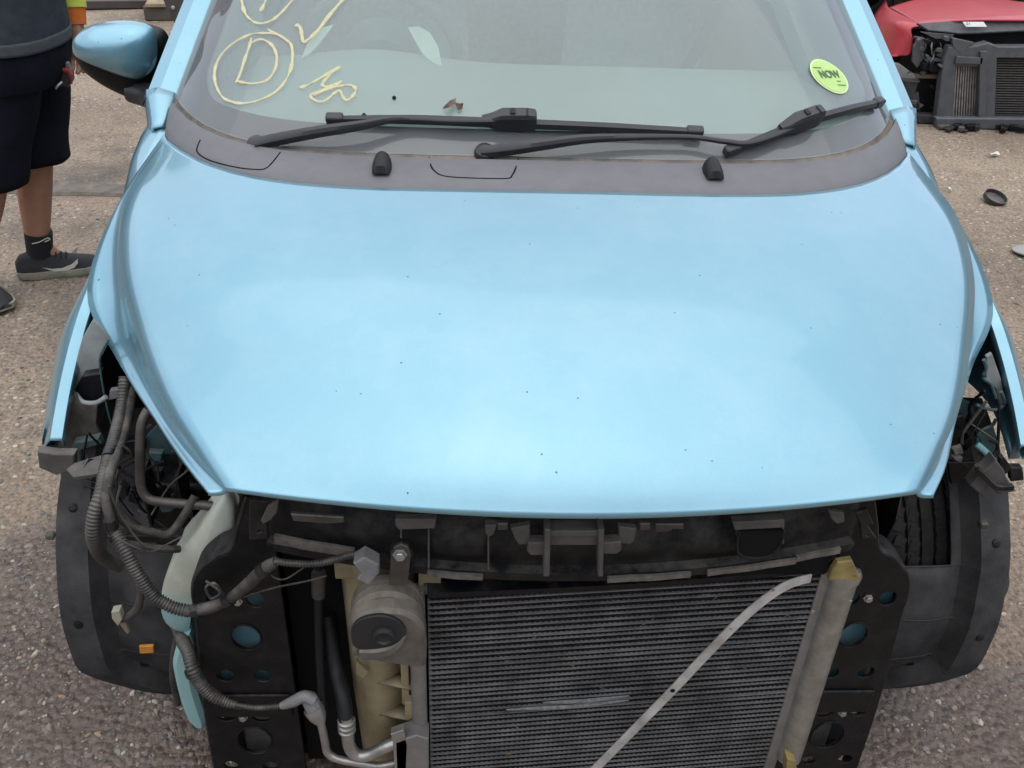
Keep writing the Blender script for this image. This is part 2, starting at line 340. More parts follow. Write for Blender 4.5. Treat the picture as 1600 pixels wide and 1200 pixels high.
HAZE = glass_mat('screen_haze', (.90, 1.0, .95), .22, (.64, .80, .76), .6)  # pale tone painted for the haze and reflection over the cabin
SGLASS = glass_mat('side_glass', (.35, .42, .40), .06, (.5, .52, .5))

# ------------------------------------------------------------------ ground
def ground_mat():
    m = bpy.data.materials.new('worn_concrete_yard'); m.use_nodes = True; t = m.node_tree; b = t.nodes['Principled BSDF']; N = t.nodes.new; K = t.links.new
    tcn = N('ShaderNodeTexCoord'); P = tcn.outputs['Object']
    def noise(s, d=6, r=.6):
        n = N('ShaderNodeTexNoise'); n.inputs['Scale'].default_value = s; n.inputs['Detail'].default_value = d; n.inputs['Roughness'].default_value = r; K(P, n.inputs['Vector']); return n.outputs['Fac']
    def ramp(f, *st):
        r = N('ShaderNodeValToRGB'); e = r.color_ramp.elements
        while len(e) < len(st): e.new(.5)
        for q, (p, c) in zip(e, st): q.position = p; q.color = (*c, 1) if len(c) == 3 else c
        K(f, r.inputs['Fac']); return r.outputs['Color']
    def mix(f, a, c, mode='MIX'):
        x = N('ShaderNodeMix'); x.data_type = 'RGBA'; x.blend_type = mode
        if isinstance(f, float): x.inputs['Factor'].default_value = f
        else: K(f, x.inputs['Factor'])
        for s, v in (('A', a), ('B', c)):
            if isinstance(v, tuple): x.inputs[s].default_value = (*v, 1)
            else: K(v, x.inputs[s])
        return x.outputs['Result']
    base = ramp(noise(1.1, 8, .62), (.28, (.152, .112, .083)), (.5, (.25, .192, .143)), (.74, (.335, .262, .196)))
    grit = ramp(noise(85, 8, .8), (.34, (.30, .28, .27)), (.48, (.98, .97, .96)), (.70, (1.75, 1.70, 1.64)))
    base = mix(1.0, base, grit, 'MULTIPLY')
    # aggregate stones showing in the worn surface
    vo = N('ShaderNodeTexVoronoi'); vo.inputs['Scale'].default_value = 62; vo.inputs['Randomness'].default_value = 1; K(P, vo.inputs['Vector'])
    sp = N('ShaderNodeSeparateColor'); K(vo.outputs['Color'], sp.inputs['Color'])
    stone = ramp(sp.outputs['Green'], (.0, (.10, .085, .08)), (.35, (.20, .165, .14)), (.62, (.28, .225, .17)), (.86, (.42, .37, .30)), (.97, (.60, .56, .50)))
    edge = N('ShaderNodeMath'); edge.operation = 'LESS_THAN'; edge.inputs[1].default_value = .42; K(vo.outputs['Distance'], edge.inputs[0])
    ch = N('ShaderNodeMath'); ch.operation = 'GREATER_THAN'; ch.inputs[1].default_value = .45; K(sp.outputs['Red'], ch.inputs[0])
    sm = N('ShaderNodeMath'); sm.operation = 'MULTIPLY'; K(edge.outputs[0], sm.inputs[0]); K(ch.outputs[0], sm.inputs[1])
    wear = N('ShaderNodeMapRange'); wear.inputs['From Min'].default_value = .38; wear.inputs['From Max'].default_value = .6; K(noise(2.3, 5), wear.inputs['Value'])
    sm2 = N('ShaderNodeMath'); sm2.operation = 'MULTIPLY'; K(sm.outputs[0], sm2.inputs[0]); K(wear.outputs['Result'], sm2.inputs[1])
    colr = mix(sm2.outputs[0], base, stone)
    # dark oily stains
    st = N('ShaderNodeMapRange'); st.inputs['From Min'].default_value = .52; st.inputs['From Max'].default_value = .68; st.inputs['To Max'].default_value = .75; K(noise(.9, 6, .7), st.inputs['Value'])
    colr = mix(st.outputs['Result'], colr, (.075, .066, .062))
    # damp film near the nose of the blue car (oil and coolant), a stain with its own outline
    def spot(cx, cy, rx, ry):
        mpn = N('ShaderNodeMapping'); mpn.inputs['Location'].default_value = (-cx/rx, -cy/ry, 0); mpn.inputs['Scale'].default_value = (1/rx, 1/ry, 0); K(P, mpn.inputs['Vector'])
        ln = N('ShaderNodeVectorMath'); ln.operation = 'LENGTH'; K(mpn.outputs['Vector'], ln.inputs[0])
        ad = N('ShaderNodeMath'); ad.operation = 'MULTIPLY_ADD'; ad.inputs[1].default_value = 1.5; K(noise(3.2, 6, .65), ad.inputs[0]); K(ln.outputs['Value'], ad.inputs[2])
        mr = N('ShaderNodeMapRange'); mr.inputs['From Min'].default_value = 1.75; mr.inputs['From Max'].default_value = 1.45; K(ad.outputs[0], mr.inputs['Value']); return mr.outputs['Result']
    a = spot(-.85, 1.30, .70, .62); c = spot(.95, 1.15, .55, .30); mxm = N('ShaderNodeMath'); mxm.operation = 'MAXIMUM'; K(a, mxm.inputs[0]); K(c, mxm.inputs[1])
    wetf = N('ShaderNodeMath'); wetf.operation = 'MULTIPLY'; wetf.inputs[1].default_value = .8; K(mxm.outputs[0], wetf.inputs[0])
    colr = mix(wetf.outputs[0], colr, mix(1.0, colr, (.36, .335, .38), 'MULTIPLY'))
    K(colr, b.inputs['Base Color'])
    rg = N('ShaderNodeMapRange'); rg.inputs['To Min'].default_value = .88; rg.inputs['To Max'].default_value = .22; K(mxm.outputs[0], rg.inputs['Value']); K(rg.outputs['Result'], b.inputs['Roughness'])
    hv = N('ShaderNodeMath'); hv.operation = 'MULTIPLY_ADD'; hv.inputs[1].default_value = -.9; K(vo.outputs['Distance'], hv.inputs[0]); K(noise(38, 6, .7), hv.inputs[2])
    bp = N('ShaderNodeBump'); bp.inputs['Strength'].default_value = .75; bp.inputs['Distance'].default_value = .012; K(hv.outputs[0], bp.inputs['Height'])
    b2 = N('ShaderNodeBump'); b2.inputs['Strength'].default_value = .5; b2.inputs['Distance'].default_value = .05; K(noise(5, 4), b2.inputs['Height']); K(b2.outputs['Normal'], bp.inputs['Normal'])
    K(bp.outputs['Normal'], b.inputs['Normal'])
    return m
GM = ground_mat()
mb = MB(); xs = [-220, -60, -20]+[-8+.25*i for i in range(65)]+[20, 60, 220]; ys = [-220, -60, -20, -6]+[-2+.25*i for i in range(57)]+[20, 60, 220]
rows = [[(x, y, (0 if abs(x) > 9 or abs(y) > 13 else -.006+.012*(mnoise.noise((x*.9, y*.9, .3))))) for x in xs] for y in ys]
mb.grid(rows)
tag(mb.build('ground', GM), 'worn brown concrete yard with exposed aggregate', kind='structure')
# old joint crossing the slab
JM = mat('joint_filler', (.19, .155, .13), .9, c2=(.10, .085, .074), nscale=20, bump=.5, bscale=80)
mb = MB(); rows = []
for i in range(46):
    x = -5.5+.1*i; y = 3.86+.02*math.sin(x*2.1)+.012*mnoise.noise((x*3, 0, 0)); h = .06+.03*mnoise.noise((x*4, 5, 0))
    z = .008+.012*mnoise.noise((x*.9, y*.9, .3))*1.0
    rows.append([(x, y-h, z-.012), (x, y-h*.8, z-.001), (x, y+h*.8, z-.001), (x, y+h, z-.012)])
mb.grid(rows); tag(mb.build('slab_joint', JM), 'dark filled joint running across the concrete slab', kind='structure')

# added corrugated fence, out of view, put in to shade the low sky
FEN = mat('shade_sheet_brown', (.12, .10, .085), .7, c2=(.07, .058, .05), nscale=3, bump=.2)
def fence(a, b, label):
    a, b = Vector(a), Vector(b); d = (b-a).normalized(); nn_ = Vector((-d.y, d.x, 0)); n_ = int((b-a).length/.12); lo, hi = [], []
    for i in range(n_+1):
        p = a.lerp(b, i/n_)+nn_*(.02 if i % 2 else -.02); lo.append(p); hi.append(p+Vector((0, 0, 2.9)))
    o = root('shade_fence', tuple(a), label, 'fence'); MB().grid([lo, hi]).build('sheet', FEN, o, smooth=False, solid=.003)
    for i in range(6): p = a.lerp(b, (i+.5)/6)+nn_*.1; box('post', (p.x-.06, p.y-.06, 0), (p.x+.06, p.y+.06, 3.0), FEN, o)
fence((-10, 15, 0), (-10, -9, 0), 'added unseen sheet fence at left that blocks the low sky'); fence((11, -9, 0), (11, 15, 0), 'added unseen sheet fence at right that blocks the low sky')
fence((-10, 15, 0), (11, 15, 0), 'added unseen sheet fence at the far end that blocks the low sky'); 
# added wall behind the viewer, never in view; keeps sky light off the nose
wk = root('shade_wall', (0, -5.5, 0), 'added unseen wall behind the viewer that blocks the front sky', 'wall')
lo = [Vector((-13+.15*i, -5.5+(.02 if i % 2 else -.02), 0)) for i in range(174)]
MB().grid([lo, [p+Vector((0, 0, 3.9)) for p in lo]]).build('cladding', mat('shade_wall_pale', (.34, .35, .36), .6, c2=(.28, .29, .30), nscale=2), wk, smooth=False, solid=.004)
for x in (-9, -3, 3, 9): box('post', (x-.1, -5.42, 0), (x+.1, -5.3, 3.9), FEN, wk)
# loose stones
def stones(name, n, region, rmin, rmax, label, seed, avoid=True):
    rnd = random.Random(seed); V = []; F = []; C = []
    t = (1+5**.5)/2; base = [Vector(p).normalized() for p in ((-1, t, 0), (1, t, 0), (-1, -t, 0), (1, -t, 0), (0, -1, t), (0, 1, t), (0, -1, -t), (0, 1, -t), (t, 0, -1), (t, 0, 1), (-t, 0, -1), (-t, 0, 1))]
    fc = ((0, 11, 5), (0, 5, 1), (0, 1, 7), (0, 7, 10), (0, 10, 11), (1, 5, 9), (5, 11, 4), (11, 10, 2), (10, 7, 6), (7, 1, 8), (3, 9, 4), (3, 4, 2), (3, 2, 6), (3, 6, 8), (3, 8, 9), (4, 9, 5), (2, 4, 11), (6, 2, 10), (8, 6, 7), (9, 8, 1))
    pal = [(.19, .155, .128), (.24, .195, .155), (.14, .12, .115), (.29, .24, .185), (.20, .158, .12), (.085, .075, .075), (.18, .165, .155), (.36, .32, .265), (.26, .175, .115), (.15, .125, .11), (.21, .175, .15)]
    k = 0
    while k < n:
        x = rnd.uniform(region[0], region[1]); y = rnd.uniform(region[2], region[3])
        if avoid and -.55 < x < .6 and y > 1.2 and y < 4.2: continue
        if mnoise.noise((x*1.6, y*1.6, 9)) + rnd.uniform(-.5, .5) < -.12: k += 1; continue
        r = rmin+(rmax-rmin)*rnd.random()**3; c = rnd.choice(pal); b = len(V)
        M = Matrix.Rotation(rnd.uniform(0, 6.28), 3, 'Z') @ Matrix.Diagonal((r*rnd.uniform(.8, 1.5), r*rnd.uniform(.6, 1.0), r*rnd.uniform(.35, .7)))
        z = -.006+.012*mnoise.noise((x*.9, y*.9, .3))-r*.02
        for p in base: V.append(M @ (p*rnd.uniform(.8, 1.15))+Vector((x, y, z))); C.append(c)
        F += [tuple(b+i for i in q) for q in fc]; k += 1
    me = mesh(name, V, F); ca = me.color_attributes.new('tone', 'FLOAT_COLOR', 'POINT')
    ca.data.foreach_set('color', [q for c in C for q in (*c, 1)])
    o = link(name, me, STONE, smooth=False); tag(o, label, 'stones', kind='stuff')
STONE = bpy.data.materials.new('loose_stone'); STONE.use_nodes = True
_t = STONE.node_tree; _a = _t.nodes.new('ShaderNodeVertexColor'); _a.layer_name = 'tone'; _b = _t.nodes['Principled BSDF']; _b.inputs['Roughness'].default_value = .75
_n = _t.nodes.new('ShaderNodeTexNoise'); _n.inputs['Scale'].default_value = 300; _m = _t.nodes.new('ShaderNodeMix'); _m.data_type = 'RGBA'; _m.blend_type = 'MULTIPLY'; _m.inputs['Factor'].default_value = .6
_t.links.new(_a.outputs['Color'], _m.inputs['A']); _t.links.new(_n.outputs['Fac'], _m.inputs['B']); _m2 = _t.nodes.new('ShaderNodeMix'); _m2.data_type = 'RGBA'; _m2.blend_type = 'ADD'; _m2.inputs['Factor'].default_value = .35
_t.links.new(_m.outputs['Result'], _m2.inputs['A']); _t.links.new(_a.outputs['Color'], _m2.inputs['B']); _t.links.new(_m2.outputs['Result'], _b.inputs['Base Color'])
stones('gravel', 36000, (-2.2, 2.4, .75, 3.2), .0020, .0085, 'loose grit and pebbles in front of the blue car', 1)
stones('grit', 12000, (-3.6, 4.2, 2.2, 8.5), .003, .010, 'fine pale grit scattered over the yard behind', 2)

# ------------------------------------------------------------------ the blue car
car = root('blue_car', (0, 2.6, 0), 'light blue hatchback with its front bumper and headlights removed', 'car')
# --- hood
HR = [  # centre, crest, edge   (rear -> front)
 ((0, 1.512, 1.020), (.708, 1.765, 1.0015), (.722, 1.795, 1.000)),
 ((0, 1.36, 1.011), (.733, 1.585, .968), (.774, 1.62, .926)),
 ((0, 1.22, .991), (.700, 1.405, .936), (.786, 1.455, .846)),
 ((0, 1.09, .962), (.637, 1.245, .898), (.712, 1.335, .790)),
 ((0, .985, .926), (.560, 1.095, .876), (.607, 1.165, .803)),
 ((0, .918, .888), (.493, 1.000, .857), (.522, 1.020, .832)),
 ((0, .888, .856), (.450, .948, .847), (.474, .950, .838))]
NT = 8
cc = cr([r[0] for r in HR], NT); kk = cr([r[1] for r in HR], NT); ee = cr([r[2] for r in HR], NT)
rows = []
for i in range(len(cc)):
    t = i/(len(cc)-1); c, k, e = cc[i], kk[i], ee[i]; half = []
    ex = lerp(4.5, 2.0, min(1, t*2)); ez = 2.4
    for j in range(19):
        s = j/18; half.append(Vector((lerp(c.x, k.x, s), lerp(c.y, k.y, s**ex), lerp(c.z, k.z, s**ez))))
    sl = (k.z-c.z)*ez/18*.6
    for j in range(1, 9):
        q = j/8; z = lerp(k.z, e.z, lerp(q, 1-(1-q)**2.6, min(1, t*3)*.92))
        half.append(Vector((lerp(k.x, e.x, lerp(q, q**1.9, min(1, t*3))), lerp(k.y, e.y, q), z)))
    rows.append([Vector((-p.x, p.y, p.z)) for p in half[:0:-1]]+half)
front = [p+Vector((0, .012, -.012)) for p in rows[-1]]
rows.append([p+Vector((0, -.001, -.006)) for p in rows[-1]]); rows.append([p+Vector((0, .006, -.010)) for p in rows[-2]])
hood = MB().grid(rows[::-1]).build('hood', BLUE, car, solid=.006, angle=88)
hood_rear = rows[0]
hood_edge = ee
# hood inner frame, dark underside
mb = MB(); mb.grid([[p+Vector((0, .02, -.035)) for p in r[3:-3]] for r in rows[4:-5:4]]); mb.build('hood_lining', BLACKM, hood, solid=.004)
# --- fenders
def arch_z(y): 
    d = (y-1.53)**2; return .285+math.sqrt(max(0, .372**2-d))
top = cr([(.737, 1.965, 1.008), (.742, 1.86, .990), (.770, 1.66, .924), (.787, 1.46, .846), (.799, 1.385, .796), (.808, 1.315, .738), (.812, 1.254, .684)], 8)
for sgn in (-1, 1):
    rows = []
    for i, p in enumerate(top):
        y = p.y; t = i/(len(top)-1); zl = max(arch_z(y), .650 if y < 1.33 else .0)
        if y > 1.895: zl = .22
        ss = min(1, max(0, (1.64-y)/.24)); xo = max(p.x+.010, .804+.058*ss*ss*(3-2*ss))
        fl = Vector((p.x-.014, p.y+.004, p.z-.003)); r = [fl+Vector((-.002, 0, -.012)), fl, p.copy()]
        drop = max(.012, p.z-zl)
        for d_ in (.005, .014, .03, .055, .09, .14, .20, .28, .5, .8):
            d_ = min(d_, drop); r.append(Vector((p.x+(xo-p.x)*(1-math.exp(-d_/lerp(.055, .018, min(1, max(0, (y-1.55)/.25))))) - .03*max(0, d_-.25), y+.02*min(1, d_/.05)*(t > .9), p.z-d_)))
        r.append(r[-1]+Vector((-.02, 0, -.002)))
        rows.append([Vector((sgn*a.x, a.y, a.z)) for a in r])
    MB().grid(rows if sgn > 0 else rows[::-1]).build('front_fender', BLUE, car, solid=.002, angle=40)
    # inner apron behind the headlight opening
    mb = MB(); mb.grid([[(sgn*.70, 1.36, .80), (sgn*.70, 1.9, .93)], [(sgn*.66, 1.36, .70), (sgn*.66, 1.9, .80)], [(sgn*.60, 1.22, .55), (sgn*.60, 1.9, .5)], [(sgn*.56, 1.22, .15), (sgn*.56, 1.9, .15)]])
    mb.build('inner_wing', BLACKP, car, solid=.003, smooth=False)
# --- A pillars, roof, greenhouse and the rest of the shell
PB = Vector((.805, 1.965, 1.010)); PT = Vector((.660, 2.68, 1.415))
def pill(t): 
    p = PB.lerp(PT, t); p.z += .018*math.sin(math.pi*t); return p
for sgn in (-1, 1):
    rows = []
    for i in range(13):
        t = i/12-.02; p = pill(t); wd = 1-.15*t
        pr = [(-.079*wd, .012, .0), (-.074*wd, -.004, .016), (-.040*wd, -.006, .027), (-.012, .004, .019), (0, .014, .0), (-.008, .060, -.030), (-.05, .07, -.02)]
        rows.append([Vector((sgn*(p.x+a), p.y+b, p.z+c)) for a, b, c in pr])
    MB().grid(rows if sgn < 0 else rows[::-1], closed=True).build('windscreen_pillar', BLUE, car, angle=28)
    # black gap and seal beside the glass
    tube('glass_seal', [Vector((sgn*(pill(t).x-.083*(1-.15*t)), pill(t).y+.002, pill(t).z+.013)) for t in (0, .25, .5, .75, 1)], .0045, RUB, car, seg=6)
    # pillar foot lapping over the fender end
    fA = [Vector(p) for p in ((.729, 1.962, 1.020), (.738, 1.955, 1.031), (.768, 1.953, 1.041), (.794, 1.960, 1.033), (.806, 1.972, 1.008), (.804, 1.985, .94))]
    fB = [Vector(p) for p in ((.730, 1.86, .992), (.741, 1.852, .996), (.758, 1.850, .993), (.768, 1.852, .968), (.774, 1.858, .93), (.778, 1.868, .86))]
    rr = [[Vector((sgn*(lerp(a.x, b.x, q)), lerp(a.y, b.y, q), lerp(a.z, b.z, q)+.004*math.sin(math.pi*q))) for a, b in zip(fA, fB)] for q in (0, .2, .4, .6, .8, 1)]
    MB().grid(rr if sgn < 0 else rr[::-1]).build('pillar_foot', BLUE, car, solid=.004, angle=60)
sec = [(1.91, -.034), (2.3, -.015), (2.9, .005), (3.5, .01), (4.0, -.02), (4.25, -.10)]
for sgn in (-1, 1):
    rows = []
    for y, dx in sec:
        rows.append([Vector((sgn*(x+dx), y, z)) for x, z in ((.70, .20), (.80, .24), (.832, .36), (.842, .56), (.845, .72), (.835, .86), (.81, .95), (.772, 1.0))])
    MB().grid(rows[::-1] if sgn > 0 else rows).build('side_panel', BLUE, car, solid=.003, angle=45)
    rows = [[Vector((sgn*(.775+dx), y, .998)), Vector((sgn*(.72+dx), y+.06, 1.2)), Vector((sgn*(.655+dx), y+.12 if y < 2.6 else y, 1.40))] for y, dx in ((2.08, 0), (2.68, .012), (3.3, .01), (3.9, -.03))]
    rows[0] = [Vector((sgn*.79, 2.05, 1.0)), Vector((sgn*.73, 2.40, 1.2)), Vector((sgn*.655, 2.74, 1.40))]
    MB().grid(rows).build('side_window', SGLASS, car, solid=.004)
    tube('door_pillar', [(sgn*.79, 2.95, 1.0), (sgn*.735, 2.97, 1.2), (sgn*.665, 2.98, 1.4)], .03, RUB, car)
    tube('rear_pillar', [(sgn*.765, 3.95, 1.0), (sgn*.70, 3.98, 1.2), (sgn*.62, 3.9, 1.4)], .06, BLUE, car)
rows = []
for y, z, hw in ((2.50, 1.455, .60), (2.62, 1.475, .645), (3.0, 1.505, .655), (3.5, 1.49, .645), (3.95, 1.42, .60)):
    rows.append([Vector((hw*s, y+.22*(abs(s)**3)*(y < 2.6), z-.065*abs(s)**2.5)) for s in [i/8-1 for i in range(17)]])
MB().grid(rows).build('roof', BLUE, car, solid=.02, angle=60)
rows = [[Vector((s*h, y+.05*(1-s*s), z)) for s in [i/6-1 for i in range(13)]] for y, z, h in ((3.95, 1.41, .60), (4.12, 1.05, .70), (4.24, .9, .74), (4.27, .5, .76), (4.2, .22, .72))]
MB().grid(rows).build('tailgate', BLUE, car, solid=.01)
box('floor_pan', (-.70, 1.95, .17), (.70, 4.2, .22), BLACKM, car)
box('bulkhead', (-.60, 1.84, .16), (.60, 1.87, .955), BLACKM, car)
# --- cowl panel
def gbase(x): return Vector((x, 1.660+.285*abs(x/.735)**6, 1.022+.004*abs(x/.735)**2))
n = len(hood_rear); outer = [p+Vector((0, .004, -.003)) for p in hood_rear]
inner = []
for i, p in enumerate(outer):
    x = p.x/.722*.735; inner.append(gbase(x))
rows = [[p+Vector((0, 0, -.035)) for p in outer], [p+Vector((0, .0, -.004)) for p in outer], [o.lerp(i_, .04)+Vector((0, 0, .001)) for o, i_ in zip(outer, inner)]]
for q in (.2, .4, .6, .75): rows.append([o.lerp(i_, q)+Vector((0, 0, .010*math.sin(q*math.pi*.8))) for o, i_ in zip(outer, inner)])
rows.append([o.lerp(i_, .77)+Vector((0, 0, .006)) for o, i_ in zip(outer, inner)])
cowl = MB().grid(rows[::-1]).build('cowl_panel', COWL, car, angle=45)
lip = [[o.lerp(i_, .77)+Vector((0, 0, .0062)) for o, i_ in zip(outer, inner)], [o.lerp(i_, .80)+Vector((0, 0, -.003)) for o, i_ in zip(outer, inner)], [o.lerp(i_, .93)+Vector((0, 0, -.005)) for o, i_ in zip(outer, inner)], [o.lerp(i_, 1.03)+Vector((0, 0, .0005)) for o, i_ in zip(outer, inner)]]
MB().grid(lip[::-1]).build('dirt_channel', COWLDIRT, cowl)
cowl_bvh = None
# --- windscreen
def gtop(x): return Vector((x*.60/.735, 2.46+.22*abs(x/.735)**2.5, 1.462-.05*abs(x/.735)**2))
def GP(u, v):
    b = gbase(u*.735); t = gtop(u*.735); p = b.lerp(t, v); p.z += .022*math.sin(math.pi*min(1, v)) ; p.y -= .0; return p
NU, NV = 48, 22
rows = [[GP(-1+2*i/NU, j/NV) for i in range(NU+1)] for j in range(NV+1)]
gmb = MB().grid(rows); screen = gmb.build('windscreen', GLASS, car)
gbvh = BVHTree.FromPolygons([tuple(p) for p in gmb.v], gmb.f)
def glass(px, py, h=.0, _raw=False):
    hit, nrm, idx, d = gbvh.ray_cast(CAM, ray(px, py).normalized())
    if hit is None: hit = at(px, py, Z=1.022); nrm = Vector((0, -.5, .86))
    if nrm.z < 0: nrm = -nrm
    if h > .004 and not _raw:      # aim so that the raised point, not its foot, lies in the wanted direction
        qx, qy = px, py
        for _ in range(4):
            p = glass(qx, qy, h, True); d = p-CAM; zz = d.dot(cF); ex = 800+FPX*d.dot(cR)/zz-px; ey = 600-FPX*d.dot(cU)/zz-py; qx -= ex; qy -= ey
        return glass(qx, qy, h, True)
    return hit+nrm*h
GN = Vector((0, -.5, .86)).normalized()
# frit band: ring between edge and a rounded inner outline, a little under the glass
def inner_uv(k, n):
    # rounded rectangle in (u, v) with tight lower corners
    pts = rrect(0, .55, .895, .435, .10, 8); return pts
loop = rrect(0, .525, .925, .458, .075, 10); fine = []
for i in range(len(loop)):
    a, b = loop[i], loop[(i+1) % len(loop)]; m = max(1, int(math.hypot(a[0]-b[0], a[1]-b[1])/.06))
    for k in range(m): fine.append((lerp(a[0], b[0], k/m), lerp(a[1], b[1], k/m)))
rows = []
for st in range(5):
    r = []
    for u, v in fine:
        # push outward to the pane's border
        uu, vv = u, v-.5; s = max(abs(uu)/1.0, abs(vv)/.5); ou, ov = uu/s, vv/s+.5
        f = st/4; u2, v2 = lerp(u, ou, f), lerp(v, ov, f)
        p = GP(u2, v2); r.append(p-GN*.004)
    rows.append(r)
MB().grid(rows, closed=True).build('black_border', FRIT, screen)
MB().grid([[GP(-.95+1.9*i/40, .05+.94*j/20)-GN*.008 for i in range(41)] for j in range(21)]).build('haze_sheet', HAZE, screen)  # sheet of painted haze under the clear pane
# --- yellow pen marks on the glass
marks = [
 [(418, 46), (440, 58), (455, 70), (457, 95), (450, 120), (432, 143), (405, 157), (378, 162), (352, 155), (339, 136), (336, 112), (345, 88), (365, 68), (390, 55), (415, 52), (436, 55), (453, 67)],
 [(393, 60), (391, 70), (384, 90), (376, 115), (369, 130)],
 [(391, 70), (402, 63), (413, 63), (426, 72), (433, 90), (429, 111), (417, 126), (398, 131), (384, 130), (371, 127)],
 [(377, -10), (379, 5), (384, 22), (396, 34), (410, 37), (427, 31), (443, 17), (461, -4)],
 [(420, -10), (414, 5), (407, 19)],
 [(462, 39), (469, 43), (472, 55), (474, 65), (482, 62), (497, 48), (515, 24), (541, -6)],
 [(468, 138), (486, 131), (508, 118), (531, 104), (518, 115), (504, 131), (509, 136), (521, 133), (534, 127)],
 [(534, 129), (510, 139), (486, 149), (494, 158), (505, 159), (516, 152), (524, 145), (531, 142), (535, 150), (541, 157), (550, 152), (556, 141), (550, 134), (536, 134), (514, 139), (490, 150)]]
pen = MB()
for sI, st in enumerate(marks):
    P = cr([(a, b, 0) for a, b in st], 7); ctr = [glass(p.x, p.y, .0012) for p in P]; rows = []
    for i, p in enumerate(ctr):
        T = (ctr[min(i+1, len(ctr)-1)]-ctr[max(i-1, 0)]).normalized(); s_ = T.cross(GN).normalized()
        wd = .0036*(.85+.8*mnoise.noise((i*.23+sI*9, sI, 1)))*(1.25 if sI in (5,) else 1)
        e_ = math.sin(min(1, min(i, len(ctr)-1-i)/3+.3)*math.pi/2)
        rows.append([p-s_*wd*e_-GN*.001, p-s_*wd*e_*.7+GN*.0003, p+s_*wd*e_*.7+GN*.0003, p+s_*wd*e_-GN*.001])
    pen.grid(rows)
po = pen.build('pen_marking', CHALK, screen); po['label'] = 'yellow hand-drawn circled letter, tick and scribble on the windscreen'
# --- oval sticker reading NOW
STK = mat('lime_sticker', (.42, .60, .19), .5, c2=(.36, .53, .16), nscale=30); INK = mat('sticker_ink', (.10, .17, .09), .6); WHT = mat('sticker_rim', (.70, .82, .45), .5)
def on_glass_frame(px, py, h):
    o_ = glass(px, py, h); x_ = (glass(px+20, py+1, h)-glass(px-20, py-1, h)).normalized()
    n_ = x_.cross((glass(px, py-15, h)-glass(px, py+15, h)).normalized()).normalized(); y_ = n_.cross(x_)
    return Matrix(((x_.x, y_.x, n_.x, o_.x), (x_.y, y_.y, n_.y, o_.y), (x_.z, y_.z, n_.z, o_.z), (0, 0, 0, 1)))
def oval(a, b, rot, n=40): 
    return [(a*math.copysign(abs(math.cos(t))**.9, math.cos(t))*math.cos(rot)-b*math.sin(t)*math.sin(rot), a*math.copysign(abs(math.cos(t))**.9, math.cos(t))*math.sin(rot)+b*math.sin(t)*math.cos(rot)) for t in [2*math.pi*i/n for i in range(n)]]
Ms = on_glass_frame(1295, 120, .001)
stk = link('sticker', plate_mesh('sticker', oval(.0455, .043, R(-40)), (), .0006, 0, Ms @ Matrix.Translation((0, 0, .0003))), WHT, screen)
link('sticker_face', plate_mesh('sticker_face', oval(.042, .0395, R(-40)), (), .0006, 0, Ms @ Matrix.Translation((0, 0, .0012))), STK, stk)
def text(name, s, size, M, m, parent, th=.0004, bold=0):
    c = bpy.data.curves.new(name, 'FONT'); c.body = s; c.size = size; c.extrude = th; c.align_x = 'CENTER'; c.align_y = 'CENTER'; c.offset = bold
    t = bpy.data.objects.new('tmp', c); COL.objects.link(t); dg = bpy.context.evaluated_depsgraph_get(); me = bpy.data.meshes.new_from_object(t.evaluated_get(dg)); me.name = name
    bpy.data.objects.remove(t); bpy.data.curves.remove(c); me.materials.clear(); me.transform(M); return link(name, me, m, parent, smooth=False)
text('lettering', 'NOW', .0215, Ms @ Matrix.Translation((.001, .003, .0026)) @ Matrix.Rotation(R(3), 4, 'Z') @ Matrix.Diagonal((1, 1.25, 1, 1)), INK, stk, bold=.0003)
for x0, x1, y0 in ((-.034, -.012, .019), (.008, .030, -.024), (.012, .022, -.014)):
    MB().box((x0, y0, .002), (x1, y0+.0012, .0028), Ms).build('print_line', INK, stk, smooth=False)
# --- cabin seen dimly through the glass
dash = MB(); rows = []
for y, z in ((1.70, .985), (1.85, 1.005), (2.05, 1.025), (2.22, 1.03), (2.30, .98), (2.32, .80), (2.28, .62)):
    rows.append([Vector((x, y+.12*abs(x/.72)**4*(y < 2.0), z+(.025*math.exp(-((x+.36)/.16)**2) if y > 2 else 0))) for x in [-.71+1.42*i/30 for i in range(31)]])
dash.grid(rows).build('dashboard', DASH, car, angle=60)
for sgn in (-1, 1):
    rows = [[Vector((sgn*(pill(t).x-.075+dx), pill(t).y+.03+dy, pill(t).z-.022+dz)) for t in (-.05, .2, .4, .6, .8, 1)] for dx, dy, dz in ((0, 0, 0), (-.085, .02, -.01), (-.095, .10, -.03))]
    MB().grid(rows).build('pillar_trim', INTG, car)
    MB().grid([[Vector((sgn*.74, y, z)) for y in (2.0, 2.6, 3.2, 3.9)] for z in (.3, .7, .96)]).build('door_card', DASH, car, solid=.02)
wc = Vector((-.355, 2.40, .995)); wn = Vector((0, -.80, -.45)).normalized()*-1
WHEELM = mat('steering_wheel_grey', (.20, .21, .21), .6)
Mw = AX(wc, Vector((0, -.86, .0))+Vector((0, .0, -.42)))
wheel = tube('steering_wheel', [Mw @ Vector((.182*math.cos(a), .182*math.sin(a), 0)) for a in [2*math.pi*i/24 for i in range(25)]], .016, WHEELM, car, n=2, cap=False)
lathe('hub', [(.01, -.035), (.085, -.03), (.09, 0), (.07, .03)], Mw, WHEELM, wheel)
PALE = mat('bright_gap_white', (.92, .94, .88), .6)  # white standing for bright light, not a trim colour
def on_plane(px, py, p0, n_):
    r = ray(px, py); return CAM+r*((p0-CAM).dot(n_)/r.dot(n_))
